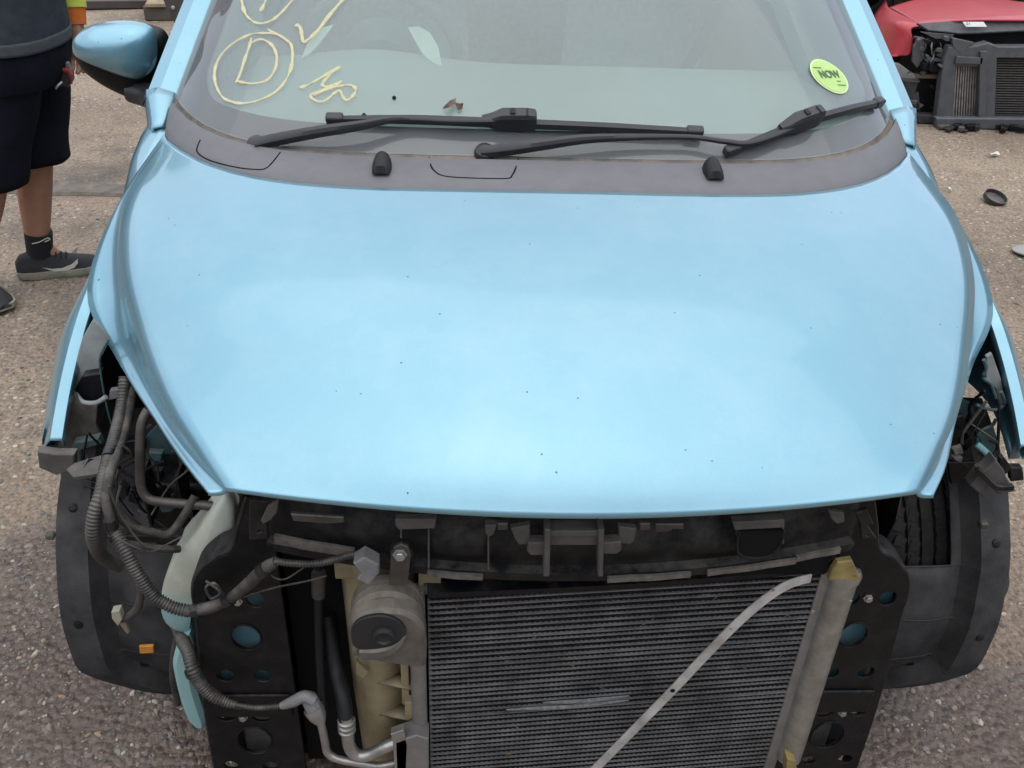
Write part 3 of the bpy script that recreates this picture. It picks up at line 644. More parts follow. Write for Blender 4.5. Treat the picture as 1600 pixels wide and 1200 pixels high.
for pts in ([(521, 38), (504, 43), (489, 55), (478, 72), (471, 91), (483, 84), (499, 67), (512, 50)], [(638, 45), (655, 44), (672, 54), (685, 76), (693, 119), (681, 103), (662, 88), (650, 68)]):
    nn2 = Vector((0, -.45, .89)); P = [on_plane(a, b, Vector((-.36, 2.27, 1.085)), nn2) for a, b in pts]
    MB().cap(P).build('bright_gap', PALE, wheel, smooth=False, solid=.005)  # pale plates painted for light showing through the wheel openings
def seat(x):
    rows = []
    s_ = MB()
    for t in [i/10 for i in range(11)]:
        y = lerp(2.86, 3.06, t); z = lerp(.52, 1.10, t); hw = .235-.05*t*t
        rows.append([Vector((x+hw*a, y-.05*b*(1-abs(a)**3)+.02*abs(a), z)) for a, b in ((-1, -1), (-1, .5), (-.8, 1.1), (-.5, .7), (0, .6), (.5, .7), (.8, 1.1), (1, .5), (1, -1), (0, -1.6))])
    s_.grid(rows, closed=True); s_.cap(rows[-1]); so_ = s_.build('seat', SEAT, car)
    box('cushion', (x-.24, 2.42, .38), (x+.24, 2.92, .52), SEAT, so_, bevel=.05, bseg=3)
    box('headrest', (x-.12, 3.05, 1.13), (x+.12, 3.13, 1.28), SEAT, so_, bevel=.035, bseg=3)
seat(-.36); seat(.36)
box('rear_seat', (-.62, 3.62, .4), (.62, 3.78, 1.02), SEAT, car, bevel=.04)
# seat belt hanging on the passenger side
sweep('seat_belt', [(.66, 2.93, 1.26), (.60, 2.86, 1.1), (.44, 2.76, .8), (.25, 2.7, .55)], [(-.022, 0), (.022, 0), (.022, .003), (-.022, .003)], RUB, car)
# --- wipers
def G2(pts, h): return [glass(a, b, hh) for (a, b), hh in zip(pts, h if isinstance(h, (list, tuple)) else [h]*len(pts))]
BLADE = [(-.004, 0), (.004, 0), (.009, .006), (.006, .016), (-.003, .018), (-.009, .006)]
ARM = [(-.011, -.004), (.011, -.004), (.009, .006), (.003, .010), (-.006, .010), (-.011, .004)]
def wiper(arm, arm_h, arm_sc, blade, conn, conn_dir, pivot, label):
    o = sweep('wiper', G2(arm, arm_h), ARM, WIPER, car, up=GN, scale=arm_sc, n=8, angle=40); o['label'] = label
    bpts = G2(blade, .006)
    sweep('blade', bpts, BLADE, WIPER, o, up=GN, n=8, scale=[(.7, .7), (1, 1), (1.1, 1.05), (1, 1), (.85, .8)], angle=40)
    sweep('rubber_lip', G2(blade, .001), [(-.0015, 0), (.0015, 0), (.0015, .008), (-.0015, .008)], RUB, o, up=GN, n=8)
    for q in (bpts[0], bpts[-1]):
        d = (bpts[1]-bpts[0]).normalized() if q is bpts[0] else (bpts[-1]-bpts[-2]).normalized(); s_ = d.cross(GN).normalized(); u = s_.cross(d)
        Mb = Matrix(((d.x, s_.x, u.x, q.x), (d.y, s_.y, u.y, q.y), (d.z, s_.z, u.z, q.z), (0, 0, 0, 1)))
        box('end_cap', (-.016, -.009, -.002), (.016, .009, .017), WIPER, o, bevel=.004, M=Mb)
    c = glass(*conn, .022); d = (glass(conn[0]+conn_dir[0], conn[1]+conn_dir[1], .022)-c).normalized(); s_ = d.cross(GN).normalized(); u = s_.cross(d)
    Mc = Matrix(((d.x, s_.x, u.x, c.x), (d.y, s_.y, u.y, c.y), (d.z, s_.z, u.z, c.z), (0, 0, 0, 1)))
    cl = MB(); rows = []
    for x, hw, z0, z1 in ((-.062, .006, -.008, .004), (-.045, .010, -.014, .008), (-.025, .013, -.016, .020), (.02, .013, -.016, .022), (.034, .012, -.014, .020), (.037, .010, -.012, .014)):
        rows.append([Mc @ Vector(p) for p in ((x, -hw, z0), (x, hw, z0), (x, hw, z1*.7), (x, hw*.7, z1), (x, -hw*.7, z1), (x, -hw, z1*.7))])
    cl.grid(rows, closed=True); cl.cap(rows[0], True); cl.cap(rows[-1]); k = cl.build('connector', WIPER, o, angle=30)
    box('button', (-.012, -.006, .0215), (-.002, .006, .0235), RUB, k, bevel=.0008, M=Mc)
    box('latch', (.018, -.006, .0215), (.021, .010, .0235), RUB, k, bevel=.0006, M=Mc)
    pv = glass(*pivot, .0); lathe('pivot_cap', [(.019, -.02), (.019, .004), (.016, .011), (.008, .015)], AX(pv, GN), WIPER, o, seg=20)
    return o
wiper([(398, 226), (430, 219), (500, 206), (560, 197), (612, 187), (650, 187), (720, 190), (790, 189)], [.010, .018, .028, .030, .026, .022, .024, .026],
      [(.85, 1.0), (.95, 1.15), (.85, 1.1), (.7, .95), (.5, .65), (.4, .5), (.4, .5), (.45, .5)], [(524, 190), (650, 192), (800, 198), (950, 204), (1084, 210)], (806, 187), (10, .3), (402, 228), 'long wiper lying low across the left and middle of the glass')
wiper([(752, 238), (790, 234), (850, 226), (910, 218), (970, 215), (1030, 214), (1085, 215), (1130, 221), (1168, 224), (1210, 212), (1255, 192)], [.010, .018, .026, .028, .024, .022, .022, .024, .024, .022, .022],
      [(.85, 1.0), (.95, 1.15), (.8, 1.05), (.65, .85), (.5, .6), (.4, .5), (.4, .5), (.45, .5), (.45, .5), (.5, .5)], [(1142, 238), (1200, 216), (1260, 194), (1320, 177), (1368, 165)], (1258, 187), (10, -3.2), (757, 240), 'shorter wiper with a kinked arm at the right of the glass')
# cowl access covers, seams, nozzles (drawn onto the cowl surface)
cowl_mb = BVHTree.FromPolygons([tuple(v.co) for v in cowl.data.vertices], [tuple(p.vertices) for p in cowl.data.polygons])
def oncowl(px, py, h=.0):
    hit, nrm, i, d = cowl_mb.ray_cast(CAM, ray(px, py).normalized())
    if hit is None: hit = at(px, py, Z=1.025); nrm = Vector((0, 0, 1))
    if nrm.z < 0: nrm = -nrm
    return hit+nrm*h
for pts in ([(313, 219), (309, 228), (308, 237), (318, 246), (338, 254), (372, 262), (404, 265), (417, 262), (428, 251), (438, 238)],
            [(671, 246), (673, 258), (680, 268), (694, 275), (730, 278), (790, 279), (800, 274), (806, 262), (810, 248)]):
    tube('cover_seam', [oncowl(a, b, -.0003) for a, b in pts], .0016, BLACKM, cowl, seg=6, n=5)
for px, py in ((597, 262), (1113, 270)):
    c = oncowl(px, py, 0); rows = []
    for y, hw, h in ((-.030, .013, .002), (-.026, .015, .014), (-.005, .017, .022), (.014, .016, .025), (.024, .013, .018), (.026, .011, .004)):
        rows.append([c+Vector((hw*math.cos(a)*1.0, y, max(-.004, h*math.sin(a)))) for a in [math.pi*i/8 for i in range(9)]])
    nb = MB().grid(rows); nb.cap(rows[0]); nb.cap(rows[-1], True); no = nb.build('washer_nozzle', RUB, car, angle=50)
# --- door mirror (only the near-side one is left on the car)
def outl(pts, Y, n=5): return cr([at(a, b, Y=Y) for a, b in pts], n, closed=True)
hous = dome('door_mirror', outl([(115, 72), (122, 60), (150, 50), (190, 46), (228, 50), (249, 62), (256, 90), (247, 118), (236, 140), (229, 160), (205, 153), (165, 134), (132, 110), (117, 86)], 2.205), .045, BLACKP, car, back=.06)
dome('cap', outl([(115, 68), (120, 54), (140, 40), (170, 33.5), (205, 32.5), (232, 39), (243, 52), (246, 80), (242, 104), (228, 119), (212, 121), (180, 111), (145, 97), (120, 84)], 2.185), .062, BLUE, hous, power=.42)
sweep('bracket', [at(205, 142, Y=2.19), at(235, 150, Y=2.17), at(258, 165, Y=2.12)], ell(0, 0, .03, .028, 12), WIPER, hous, scale=[(.9, .9), (1, 1), (1.2, 1.2)])
MB().cap(outl([(118, 60), (150, 40), (190, 36), (228, 40), (245, 60), (246, 95), (235, 120), (195, 135), (140, 105)], 2.268)[::-1]).build('mirror_glass', ALU, hous)

# ================================================================== stripped nose
# --- support plates with holes, pale rails behind
hp = [(.425, .74), (.452, .742), (.470, .690), (.486, .642), (.515, .622), (.545, .588), (.556, .548), (.558, .50), (.565, .42), (.572, .34), (.579, .22), (.584, .04), (.425, .04)]
hp = [hp[0]]+[(p.x, p.y) for p in cr([(a, b, 0) for a, b in hp[1:-1]], 4)]+[hp[-1]]
PY = 1.05
def hole(px, py, rx, ry): p = at(px, py, Y=PY); return ell(p.x, p.z, rx, ry, 16)
holes = [hole(1328, 934, .015, .017), hole(1386, 933, .015, .017), hole(1332, 990, .024, .030), hole(1297, 1049, .015, .015), hole(1352, 1048, .015, .015),
         hole(1288, 1111, .017, .015), hole(1340, 1109, .017, .015), hole(1292, 1146, .030, .038), hole(1262, 1186, .014, .013), hole(1320, 1184, .014, .013)]
for sgn in (-1, 1):
    Mp = Matrix.Translation((0, PY, 0)) @ XZ
    if sgn < 0: Mp = Matrix.Diagonal((-1, 1, 1, 1)) @ Mp
    me = plate_mesh('support_plate', hp, holes, .004, .0012, Mp)
    if sgn < 0: me.flip_normals()
    pl = link('support_plate', me, BLACKP, car, angle=30)
    # folded outer flange
    fl = [Vector((sgn*x, PY, z)) for x, z in hp[1:-1]]
    MB().grid([[p+Vector((0, -.002, 0)) for p in fl], [p+Vector((sgn*.004, .004, 0)) for p in fl], [p+Vector((sgn*.003, .05, 0)) for p in fl]]).build('flange', BLACKD, pl, solid=.003)
    box('pressed_step', (min(sgn*.432, sgn*.560), PY-.009, .262), (max(sgn*.432, sgn*.560), PY-.002, .318), BLACKP, pl, bevel=.006)
    box('chassis_rail', (min(sgn*.44, sgn*.555), PY+.030, .30), (max(sgn*.44, sgn*.555), PY+.036, .555), BLUE_RAIL, car, bevel=.006)
    box('crush_can', (min(sgn*.46, sgn*.54), PY+.045, .08), (max(sgn*.46, sgn*.54), 1.2, .27), ALUD, car, bevel=.006)
    for hi in (2, 7):
        tube('hole_rim', [Vector((sgn*a, PY-.003, b)) for a, b in holes[hi]+holes[hi][:1]], .0022, BLACKP, pl, seg=6, n=1, cap=False)
    bolt('bolt', at(1356, 934, Y=PY-.004) if sgn > 0 else Vector((-at(1356, 934, Y=PY-.004).x, PY-.004, at(1356, 934, Y=PY).z)), (0, -1, 0), .006, ALU, pl)
    b2 = at(1316, 1113, Y=PY-.004); bolt('bolt', Vector((sgn*b2.x, PY-.004, b2.z)), (0, -1, 0), .006, ALUD, pl)
# --- engine bay behind, blocks coloured black to give the shade under the hood
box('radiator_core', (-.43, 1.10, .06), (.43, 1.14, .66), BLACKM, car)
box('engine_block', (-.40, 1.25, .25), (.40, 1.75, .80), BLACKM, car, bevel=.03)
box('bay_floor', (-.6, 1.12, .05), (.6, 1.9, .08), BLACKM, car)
# --- condenser, right end pushed back a little
CL, CRt = Vector((-.200, 1.000, 0)), Vector((.405, 1.048, 0)); cdx = (CRt-CL).normalized(); cn = Vector((cdx.y, -cdx.x, 0)); CW = (CRt-CL).length
def CP(s, z, d=0): return CL+cdx*s+cn*d+Vector((0, 0, z))
cond = MB().box((0, .004, .05), (CW, .03, .612), Matrix(((cdx.x, -cn.x, 0, CL.x), (cdx.y, -cn.y, 0, CL.y), (0, 0, 1, 0), (0, 0, 0, 1)))).build('condenser', FINB, car, smooth=False)
# corrugated fins between tubes: many, so one part
fb = MB(); zt = [.600-.0122*i for i in range(45)]
for z in zt[:-1]:
    s = 0.004; k = 0; top_, bot_ = [], []
    while s < CW:
        d = .0042 if k % 2 else .0022
        top_.append(CP(s, z-.0016, d)); bot_.append(CP(s, z-.0108, d)); s += .0042; k += 1
    fb.grid([top_, bot_])
tag(fb.build('fin_strips', FINB, cond, smooth=False), kind='stuff')
tm = MB().box((0, -.0062, -.0012), (CW, .012, .0012)); tme = mesh('tube_row', tm.v, tm.f); tme.materials.append(FIN)
rt = random.Random(3)
for i, z in enumerate(zt):
    o = bpy.data.objects.new('tube_row', tme); COL.objects.link(o); o.parent = cond; p = CP(0, z+rt.uniform(-.0006, .0006), rt.uniform(-.0005, .0008)); o.location = p
    o.rotation_euler = (rt.uniform(-.05, .05), rt.uniform(-.0018, .0018), math.atan2(cdx.y, cdx.x))
BRIGHT = mat('scraped_bare_fins', (.27, .27, .27), .5, .1, c2=(.10, .10, .10), nscale=120)
for s, z, l in ((.185, .340, .145), (.125, .3285, .205)):    # bent, bright patches
    sweep('bent_fin', [CP(s, z, .0075), CP(s+l*.5, z-.002, .009), CP(s+l, z+.001, .0075)], [(-.0028, -.002), (.0028, -.002), (.002, .0022), (-.002, .0022)], BRIGHT, cond, up=cn, scale=[(.3, .3), (1, 1), (.8, 1.2), (.2, .3)])
db = MB(); rd = random.Random(11)
for i in range(46):
    s0 = rd.uniform(.02, CW-.02); z0 = rd.uniform(.09, .59); a = rd.uniform(0, 6.28); l = rd.uniform(.004, .016)
    p0_, p1_ = CP(s0, z0, .008), CP(s0+l*math.cos(a), z0+l*math.sin(a)*.6, .009); db_ = tube_mesh([p0_, p0_.lerp(p1_, .5)+cn*.001, p1_], .0007, seg=4, n=1); b0 = len(db.v); db.v += db_.v; db.f += [tuple(b0+q for q in f) for f in db_.f]
tag(db.build('trapped_bits', mat('dry_plant_bits', (.20, .13, .09), .9, c2=(.10, .07, .05)), cond, smooth=False), kind='stuff')
box('top_seal', (-.20, 1.02, .617), (.40, 1.045, .655), BLACKM, car, bevel=.004)
sweep('upper_bracket', [CP(0, .612, .004), CP(CW*.5, .606, .004), CP(CW, .616, .004)], [(-.012, -.004), (.012, -.004), (.012, .006), (-.012, .006)], BLACKP, cond)
lt = tube('header_tank', [CP(-.016, .06), CP(-.016, .612)], .0125, ALUD, cond, seg=14, n=2); lt['label'] = 'slim aluminium header on the left of the condenser'
rtk = tube('header_tank', [CP(CW+.040, .135, .004), CP(CW+.036, .592, .004)], .0235, ALU, cond, seg=20, n=2); rtk['label'] = 'fat dull aluminium receiver tube on the right of the condenser'
sweep('side_plate', [CP(CW+.010, .06, .004), CP(CW+.008, .60, .004)], [(-.010, -.002), (.010, -.002), (.010, .003), (-.010, .003)], ALUD, cond, up=cn, n=3)
tb = CP(CW+.036, .598, .004); lathe('collar', [(.026, -.010), (.027, 0), (.024, .006), (.014, .010)], AX(tb, (0, 0, 1)), ALU, cond); bolt('bolt', tb+Vector((0, 0, .010)), (0, -.3, 1), .008, ALUD, cond)
for q in ((1330, 945), (1274, 967), (1302, 978)): 
    p = at(*q, Y=1.02); lathe('rivet', [(.004, 0), (.003, .002)], AX(CP((p-CL).dot(cdx), p.z, .03) if False else Vector((p.x, 1.035 if q[0] == 1274 else 1.027, p.z)), (0, -1, 0)), ALU, cond, seg=8)
pp('yellow_clip', [(1308, 876), (1328, 873), (1340, 898), (1336, 904), (1320, 900), (1296, 901), (1300, 888)], 1.012, .008, YELP, car, holes=[[(1331, 895), (1334, 894), (1335, 898), (1332, 899)]], bev=.002)
pp('lower_clip', [(1228, 1178), (1240, 1182), (1243, 1203), (1226, 1203)], 1.02, .02, YELP, car)
# --- loose steel strap lying across the condenser
sp_ = [(925, 1206), (1000, 1130), (1052, 1077), (1100, 1026), (1150, 975), (1195, 936), (1232, 913), (1266, 903)]
dY = [.955, .965, .972, .978, .984, .990, .998, 1.012]
SP = [at(a, b, Y=y) for (a, b), y in zip(sp_, dY)]
strap = sweep('metal_strap', SP, [(-.0070, -.0016), (.0070, -.0016), (.0078, .0006), (.0070, .0022), (-.0070, .0022), (-.0078, .0006)], STRAPM, car, up=Vector((0, -1, .15)), n=6, angle=30)
lathe('rivet_hole', [(.0042, 0), (.0034, .0004)], AX(at(1051, 1079, Y=.9698), (0, -1, .15)), BLACKM, strap, seg=12)
for q in ((1142, 982), (1128, 990), (1208, 922)): lathe('scuff', [(.0030, 0), (.0024, .0004)], AX(at(*q, Y=.9815 if q[0] < 1200 else .9895), (0, -1, .15)), ALUD, strap, seg=7)
# --- upper cross member (slam panel) with ribs, pockets and brackets
def SY(x): return .962+.060*(x/.42)**2
prof_rows = []
xs_ = [-.430+.86*i/86 for i in range(87)]
def bulge(x):
    b = 0
    for c_, w_, d_ in ((-.30, .05, .008), (-.155, .052, .014), (.215, .058, .016), (.305, .030, .010), (-.02, .03, .004), (.10, .04, .006)):
        q = (x-c_)/w_
        if abs(q) < 1: b = max(b, d_*math.sqrt(1-q*q))
    return b
mb = MB()
for z, dy, kb in ((.665, .060, 0), (.665, .0, 0), (.680, -.001, 0), (.684, .012, 0), (.697, .014, .3), (.708, .012, .9), (.722, .013, 1.0), (.740, .018, .75), (.756, .028, .35), (.768, .045, 0), (.772, .10, 0)):
    prof_rows.append([Vector((x, SY(x)+dy-bulge(x)*kb, z)) for x in xs_])
mb.grid(prof_rows); slam = mb.build('cross_member', BLACKD, car, solid=.002, angle=45)
# dusty ledge chips along its lower lip
def ledge(a, b, z=.6715, h=.009):
    pts = [Vector((x, SY(x)-.003, z+.0005*math.sin(x*90))) for x in [lerp(a, b, i/12) for i in range(13)]]
    sweep('ledge_strip', pts, [(-.002, -h/2), (.003, -h/2), (.003, h/2), (-.002, h/2)], DUSTL, slam, n=2)
DUSTL = mat('caked_dust', (.17, .15, .13), .9, c2=(.05, .045, .04), nscale=30, bump=.5, bscale=300)
ledge(-.415, -.300, .694, .016); ledge(-.198, -.120); ledge(.055, .175); ledge(.20, .335); ledge(.335, .405, .676, .010)
# ribs
def rib(px, py0, py1, wd=.0022):
    a = at(px, py0, Y=.965); b = at(px, py1, Y=.958)
    x = (a.x+b.x)/2; y = SY(x); a = at(px, py0, Y=y+.004); b = at(px, py1, Y=y-.002)
    sweep('rib', [a, b], [(-wd/2, -.012), (wd/2, -.012), (wd/2, .006), (-wd/2, .006)], BRKT, slam, up=Vector((0, -1, 0)), n=2, smooth_path=True)
for a in ((763, 833, 886), (670, 822, 884), (627, 820, 838), (1152, 822, 848), (1222, 820, 846)): rib(*a)
def bracket(name, px, Y, th=.012, m=None, holes=(), parent=None, bev=.0015): return pp(name, px, Y, th, m or BRKT, parent or slam, holes, bev)
# centre latch bracket group
bracket('latch_plate', [(857, 829), (937, 829), (937, 846), (857, 846)], .945, .010)
bracket('latch_lip', [(855, 822), (940, 822), (940, 828), (855, 828)], .943, .020)
for x0, x1 in ((852, 858), (935, 941)): bracket('latch_rib', [(x0, 820), (x1, 820), (x1-2, 891), (x0-2 if x0 < 900 else x0, 891)], .938, .020)
bracket('latch_foot', [(826, 843), (852, 843), (852, 860), (830, 860), (825, 855)], .944, .014)
bracket('latch_foot', [(941, 843), (968, 841), (968, 853), (962, 858), (941, 858)], .944, .014)
bracket('latch_tab', [(800, 823), (826, 818), (827, 846), (812, 846), (806, 838)], .950, .008)
bracket('latch_tab', [(967, 820), (992, 823), (989, 840), (984, 845), (968, 844)], .950, .008)
bracket('hook', [(760, 817), (774, 817), (770, 830), (764, 833), (760, 828)], .950, .010); bracket('bolt_head', [(778, 816), (792, 816), (792, 824), (778, 824)], .952, .006, STEELP); bracket('bolt_head', [(1000, 816), (1014, 816), (1014, 824), (1000, 824)], .952, .006, STEELP)
bracket('vent_tab', [(1025, 829), (1046, 827), (1050, 824), (1066, 824), (1066, 818), (1025, 818)], .950, .003, STEELP)
# rectangular pockets: a tab over a black opening
bracket('tab', [(620, 808), (680, 808), (678, 820), (624, 822), (620, 816)], .952, .010); bracket('tab', [(457, 802), (536, 807), (537, 813), (528, 814), (511, 815), (460, 811)], .968, .004, STEELP)
bracket('tab', [(1145, 812), (1222, 808), (1222, 818), (1148, 822)], .968, .012)
box('pocket', (at(628, 824, Y=.95).x, .951, at(628, 838, Y=.95).z), (at(667, 824, Y=.95).x, .975, at(628, 823, Y=.95).z), BLACKM, slam, bevel=.001)
cx = at(1184, 843, Y=.968); hmb = [(p.x, p.y) for p in cr([(*q, 0) for q in [(-.030, .022), (-.0295, 0), (-.024, -.018), (-.010, -.026), (.010, -.026), (.024, -.018), (.0295, 0), (.030, .022)]], 4)]
link('round_pocket', plate_mesh('round_pocket', [(cx.x+a, cx.z+b) for a, b in hmb], (), .004, .0005, Matrix.Translation((0, .963, 0)) @ XZ), BLACKM, slam)
tube('pocket_rim', [Vector((cx.x+a*1.04, .961, cx.z+b*1.05)) for a, b in hmb], .0022, BLACKD, slam, seg=6, n=1)
# end brackets
bracket('end_bracket', [(392, 780), (420, 782), (416, 812), (418, 838), (392, 840), (391, 812)], 1.005, .006, BLACKD, holes=[ [(402, 826), (408, 824), (411, 828), (406, 831), (401, 830)] ])
bracket('end_fold', [(410, 812), (420, 790), (434, 782), (432, 798), (422, 810), (412, 815)], .995, .004); bracket('end_bracket', [(1336, 800), (1352, 795), (1362, 815), (1352, 818), (1366, 838), (1346, 838), (1344, 815)], 1.01, .006, BLACKD, holes=[[(1351, 831), (1357, 831), (1356, 835), (1351, 835)]])
bracket('end_fold', [(1296, 798), (1316, 800), (1317, 812), (1308, 815), (1299, 808)], 1.0, .005)
# --- yellowed cowling beside the condenser
mb = MB(); rows = []
for z, x0, x1 in ((.652, -.334, -.222), (.60, -.330, -.222), (.50, -.328, -.226), (.35, -.326, -.228), (.2, -.320, -.230), (.06, -.314, -.232)):
    rows.append([Vector((x, 1.045+.012*abs(q*2-1)**2-.022*math.sin(math.pi*min(1, q*1.25)), z)) for q in [i/10 for i in range(11)] for x in [lerp(x0, x1, q)]])
shr = mb.grid(rows).build('fan_cowling', CREAM, car, solid=.004, angle=50); shr['label'] = 'yellowed cream plastic duct beside the condenser'
box('cowling_edge', (-.338, 1.03, .60), (-.300, 1.07, .655), CREAM, shr, bevel=.002)
for z in (.462, .378, .298, .225): 
    p = [( -.285, 1.02), (-.226, 1.005), (-.222, 1.035), (-.26, 1.04)]
    MB().cap([Vector((a, b, z)) for a, b in p]).build('cowling_rib', CREAM, shr, solid=.004)
pp('cowling_frame', [(655, 893), (688, 893), (688, 925), (655, 925)], 1.01, .008, CREAM, shr, holes=[[(661, 907), (682, 907), (682, 915), (661, 915)]])
pp('cowling_notch', [(558, 1032), (575, 1048), (568, 1056), (558, 1050)], 1.012, .006, CREAM, shr); pp('peg', [(634, 1092), (648, 1092), (648, 1116), (634, 1116)], 1.005, .014, CREAM, shr)
box('cowling_post', (-.245, 1.012, .33), (-.232, 1.03, .455), CREAM, shr)
# --- horn
hc = at(605, 962, Y=.965); Mh = AX(hc, (.03, -1, .06))
horn = lathe('horn', [(.052, -.030), (.0535, -.022), (.0535, -.016), (.050, -.015), (.050, -.012), (.0525, -.011), (.052, .004), (.046, .010), (.03, .012)], Mh, HORN, car, seg=36, angle=30); horn['label'] = 'dusty round snail horn hanging in front of the condenser'
snail = []
pts = [(-.046, -.010), (-.047, .006), (-.040, .022), (-.022, .034), (.002, .038), (.026, .034), (.042, .020), (.049, .000), (.050, -.03), (.050, -.066), (.040, -.073), (-.020, -.058), (-.041, -.052), (-.045, -.044), (-.041, -.026), (-.046, -.018)]
pts = [(p.x, p.y) for p in cr([(a, b, 0) for a, b in pts], 3, closed=True)]
Mhx = Matrix.Translation(hc+Vector((0, -.014, 0))) @ XZ
sn = link('trumpet', plate_mesh('trumpet', pts, (), .022, .006, Mhx), HORN, horn, angle=40)
dk = [(-.042, -.026), (-.047, -.004), (-.043, .018), (-.028, .033), (-.004, .038), (.015, .030), (.026, .014), (.027, -.002), (.018, -.016), (.004, -.028), (-.016, -.033)]
dk = [(p.x, p.y) for p in cr([(a, b, 0) for a, b in dk], 4, closed=True)]
link('dark_face', plate_mesh('dark_face', dk, (), .004, .0015, Matrix.Translation(hc+Vector((0, -.033, 0))) @ XZ), HORND, horn)
lathe('boss', [(.017, 0), (.016, .006), (.012, .009), (.010, .006), (.004, .004)], AX(hc+Vector((-.002, -.034, .0)), (0, -1, 0)), HORND, horn, seg=20)
mb = MB().cap([]) if False else None
sweep('trumpet_mouth', [hc+Vector(p) for p in ((-.038, -.036, -.040), (-.020, -.037, -.040), (.002, -.037, -.033), (.018, -.036, -.020), (.028, -.034, -.002))], [(-.012, -.003), (.010, -.003), (.006, .004), (-.008, .004)], HORN, horn, up=Vector((0, -1, 0)), scale=[(1, 1), (1.05, 1), (.8, 1), (.45, .9), (.15, .6)])
hb = pp('horn_bracket', [(612, 866), (616, 854), (627, 849), (637, 853), (641, 864), (636, 912), (609, 912)], .958, .004, STEELP, horn); bolt('bolt', at(625, 866, Y=.955), (0, -1, .1), .0075, ALU, hb)
lathe('dark_bush', [(.016, 0), (.016, .012)], AX(at(628, 856, Y=.975), (0, -1, 0)), HORND, hb, seg=16)
pp('horn_plug', [(556, 872), (570, 863), (590, 874), (591, 886), (576, 903), (562, 896), (568, 888)], .950, .020, CONN, car, bev=.002)
# --- pipes
tube('hose', [at(498, 895, Y=1.05), at(498, 930, Y=1.05)], .011, STEELP, car, seg=10, n=3)
tube('hose', [at(498, 880, Y=1.06), at(498, 985, Y=1.06), at(502, 1060, Y=1.04), at(506, 1115, Y=1.01)], .0075, RUB, car)
tube('rubber_hose', [at(510, 960, Y=1.09), at(525, 1040, Y=1.05), at(535, 1085, Y=1.01), at(541, 1125, Y=.985)], .0125, RUB, car, seg=12)
fit = tube('aluminium_pipe', [at(541, 1120, Y=.985), at(543, 1145, Y=.982), at(546, 1166, Y=.98), at(558, 1180, Y=.978), at(578, 1179, Y=.978), at(600, 1168, Y=.98), at(625, 1158, Y=.985)], .0105, ALU, car, seg=12); fit['label'] = 'thick bright aluminium pipe curving into the condenser block'
for k in range(3): 
    p = at(541+.5*k, 1126+7*k, Y=.984); lathe('crimp_ring', [(.0118, -.003), (.0145, -.0015), (.0145, .0015), (.0118, .003)], AX(p, at(543, 1145, Y=.982)-at(541, 1120, Y=.985)), ALU, fit, seg=16)
thin = tube('aluminium_pipe', [at(497, 1118, Y=.985), at(503, 1136, Y=.982), at(508, 1160, Y=.98), at(512, 1176, Y=.978), at(528, 1186, Y=.975), at(560, 1192, Y=.975), at(590, 1197, Y=.978), at(622, 1191, Y=.985)], .0068, ALU, car, seg=10); thin['label'] = 'thin bright aluminium pipe under the thicker one'
lathe('pressure_switch', [(.008, -.012), (.014, 0), (.016, .012), (.0165, .018)], AX(at(497, 1120, Y=.985), at(480, 1090, Y=1.0)-at(500, 1128, Y=.985)), ALU, thin, seg=16)
lathe('switch_plug', [(.012, .0), (.0135, .01), (.013, .03), (.008, .036)], AX(at(494, 1113, Y=.987), at(480, 1090, Y=1.0)-at(500, 1128, Y=.985)), CONN, thin, seg=10)
blk = pp('pipe_block', [(620, 1147), (652, 1136), (668, 1142), (668, 1210), (636, 1210), (622, 1200)], .985, .030, ALUD, car, bev=.002)
pp('block_face', [(612, 1142), (630, 1136), (636, 1158), (634, 1206), (618, 1206), (616, 1160)], .975, .012, ALU, blk)
# --- washer bottle
def tank_mat():
    m = mat('washer_bottle', (.62, .65, .59), .4, c2=(.44, .46, .38), nscale=11, dust=.35, dustc=(.26, .23, .19)); t = m.node_tree; b = t.nodes['Principled BSDF']; N = t.nodes.new; K = t.links.new
    src = b.inputs['Base Color'].links[0].from_socket; tcn = N('ShaderNodeTexCoord'); s = N('ShaderNodeSeparateXYZ'); K(tcn.outputs['Object'], s.inputs['Vector'])
    mr = N('ShaderNodeMapRange'); mr.inputs['From Min'].default_value = .50; mr.inputs['From Max'].default_value = .445; K(s.outputs['Z'], mr.inputs['Value'])
    x = N('ShaderNodeMix'); x.data_type = 'RGBA'; K(mr.outputs['Result'], x.inputs['Factor']); K(src, x.inputs['A']); x.inputs['B'].default_value = (.25, .42, .43, 1); K(x.outputs['Result'], b.inputs['Base Color'])
    b.inputs['Subsurface Weight'].default_value = .15; b.inputs['Subsurface Radius'].default_value = (.02, .02, .02); return m
TANK = tank_mat()
tk = dome('washer_bottle', cr([at(a, b, Y=1.125) for a, b in [(352, 770), (366, 786), (368, 820), (364, 850), (342, 884), (316, 902), (300, 932), (298, 984), (280, 984), (260, 970), (252, 945), (256, 908), (274, 866), (306, 830), (336, 788)]], 3, closed=True), .020, TANK, car, back=.06, power=.32); tk['label'] = 'grubby translucent washer bottle with blue fluid in its lower half'
pp('lower_bottle', [(292, 985), (300, 985), (302, 1040), (312, 1080), (322, 1112), (308, 1108), (294, 1070), (285, 1030), (284, 1012)], 1.13, .05, TANK, tk, bev=.008, sm=3)
tube('bottle_neck', [at(352, 778, Y=1.14), at(368, 742, Y=1.2)], .022, TANK, tk, seg=14, n=3)
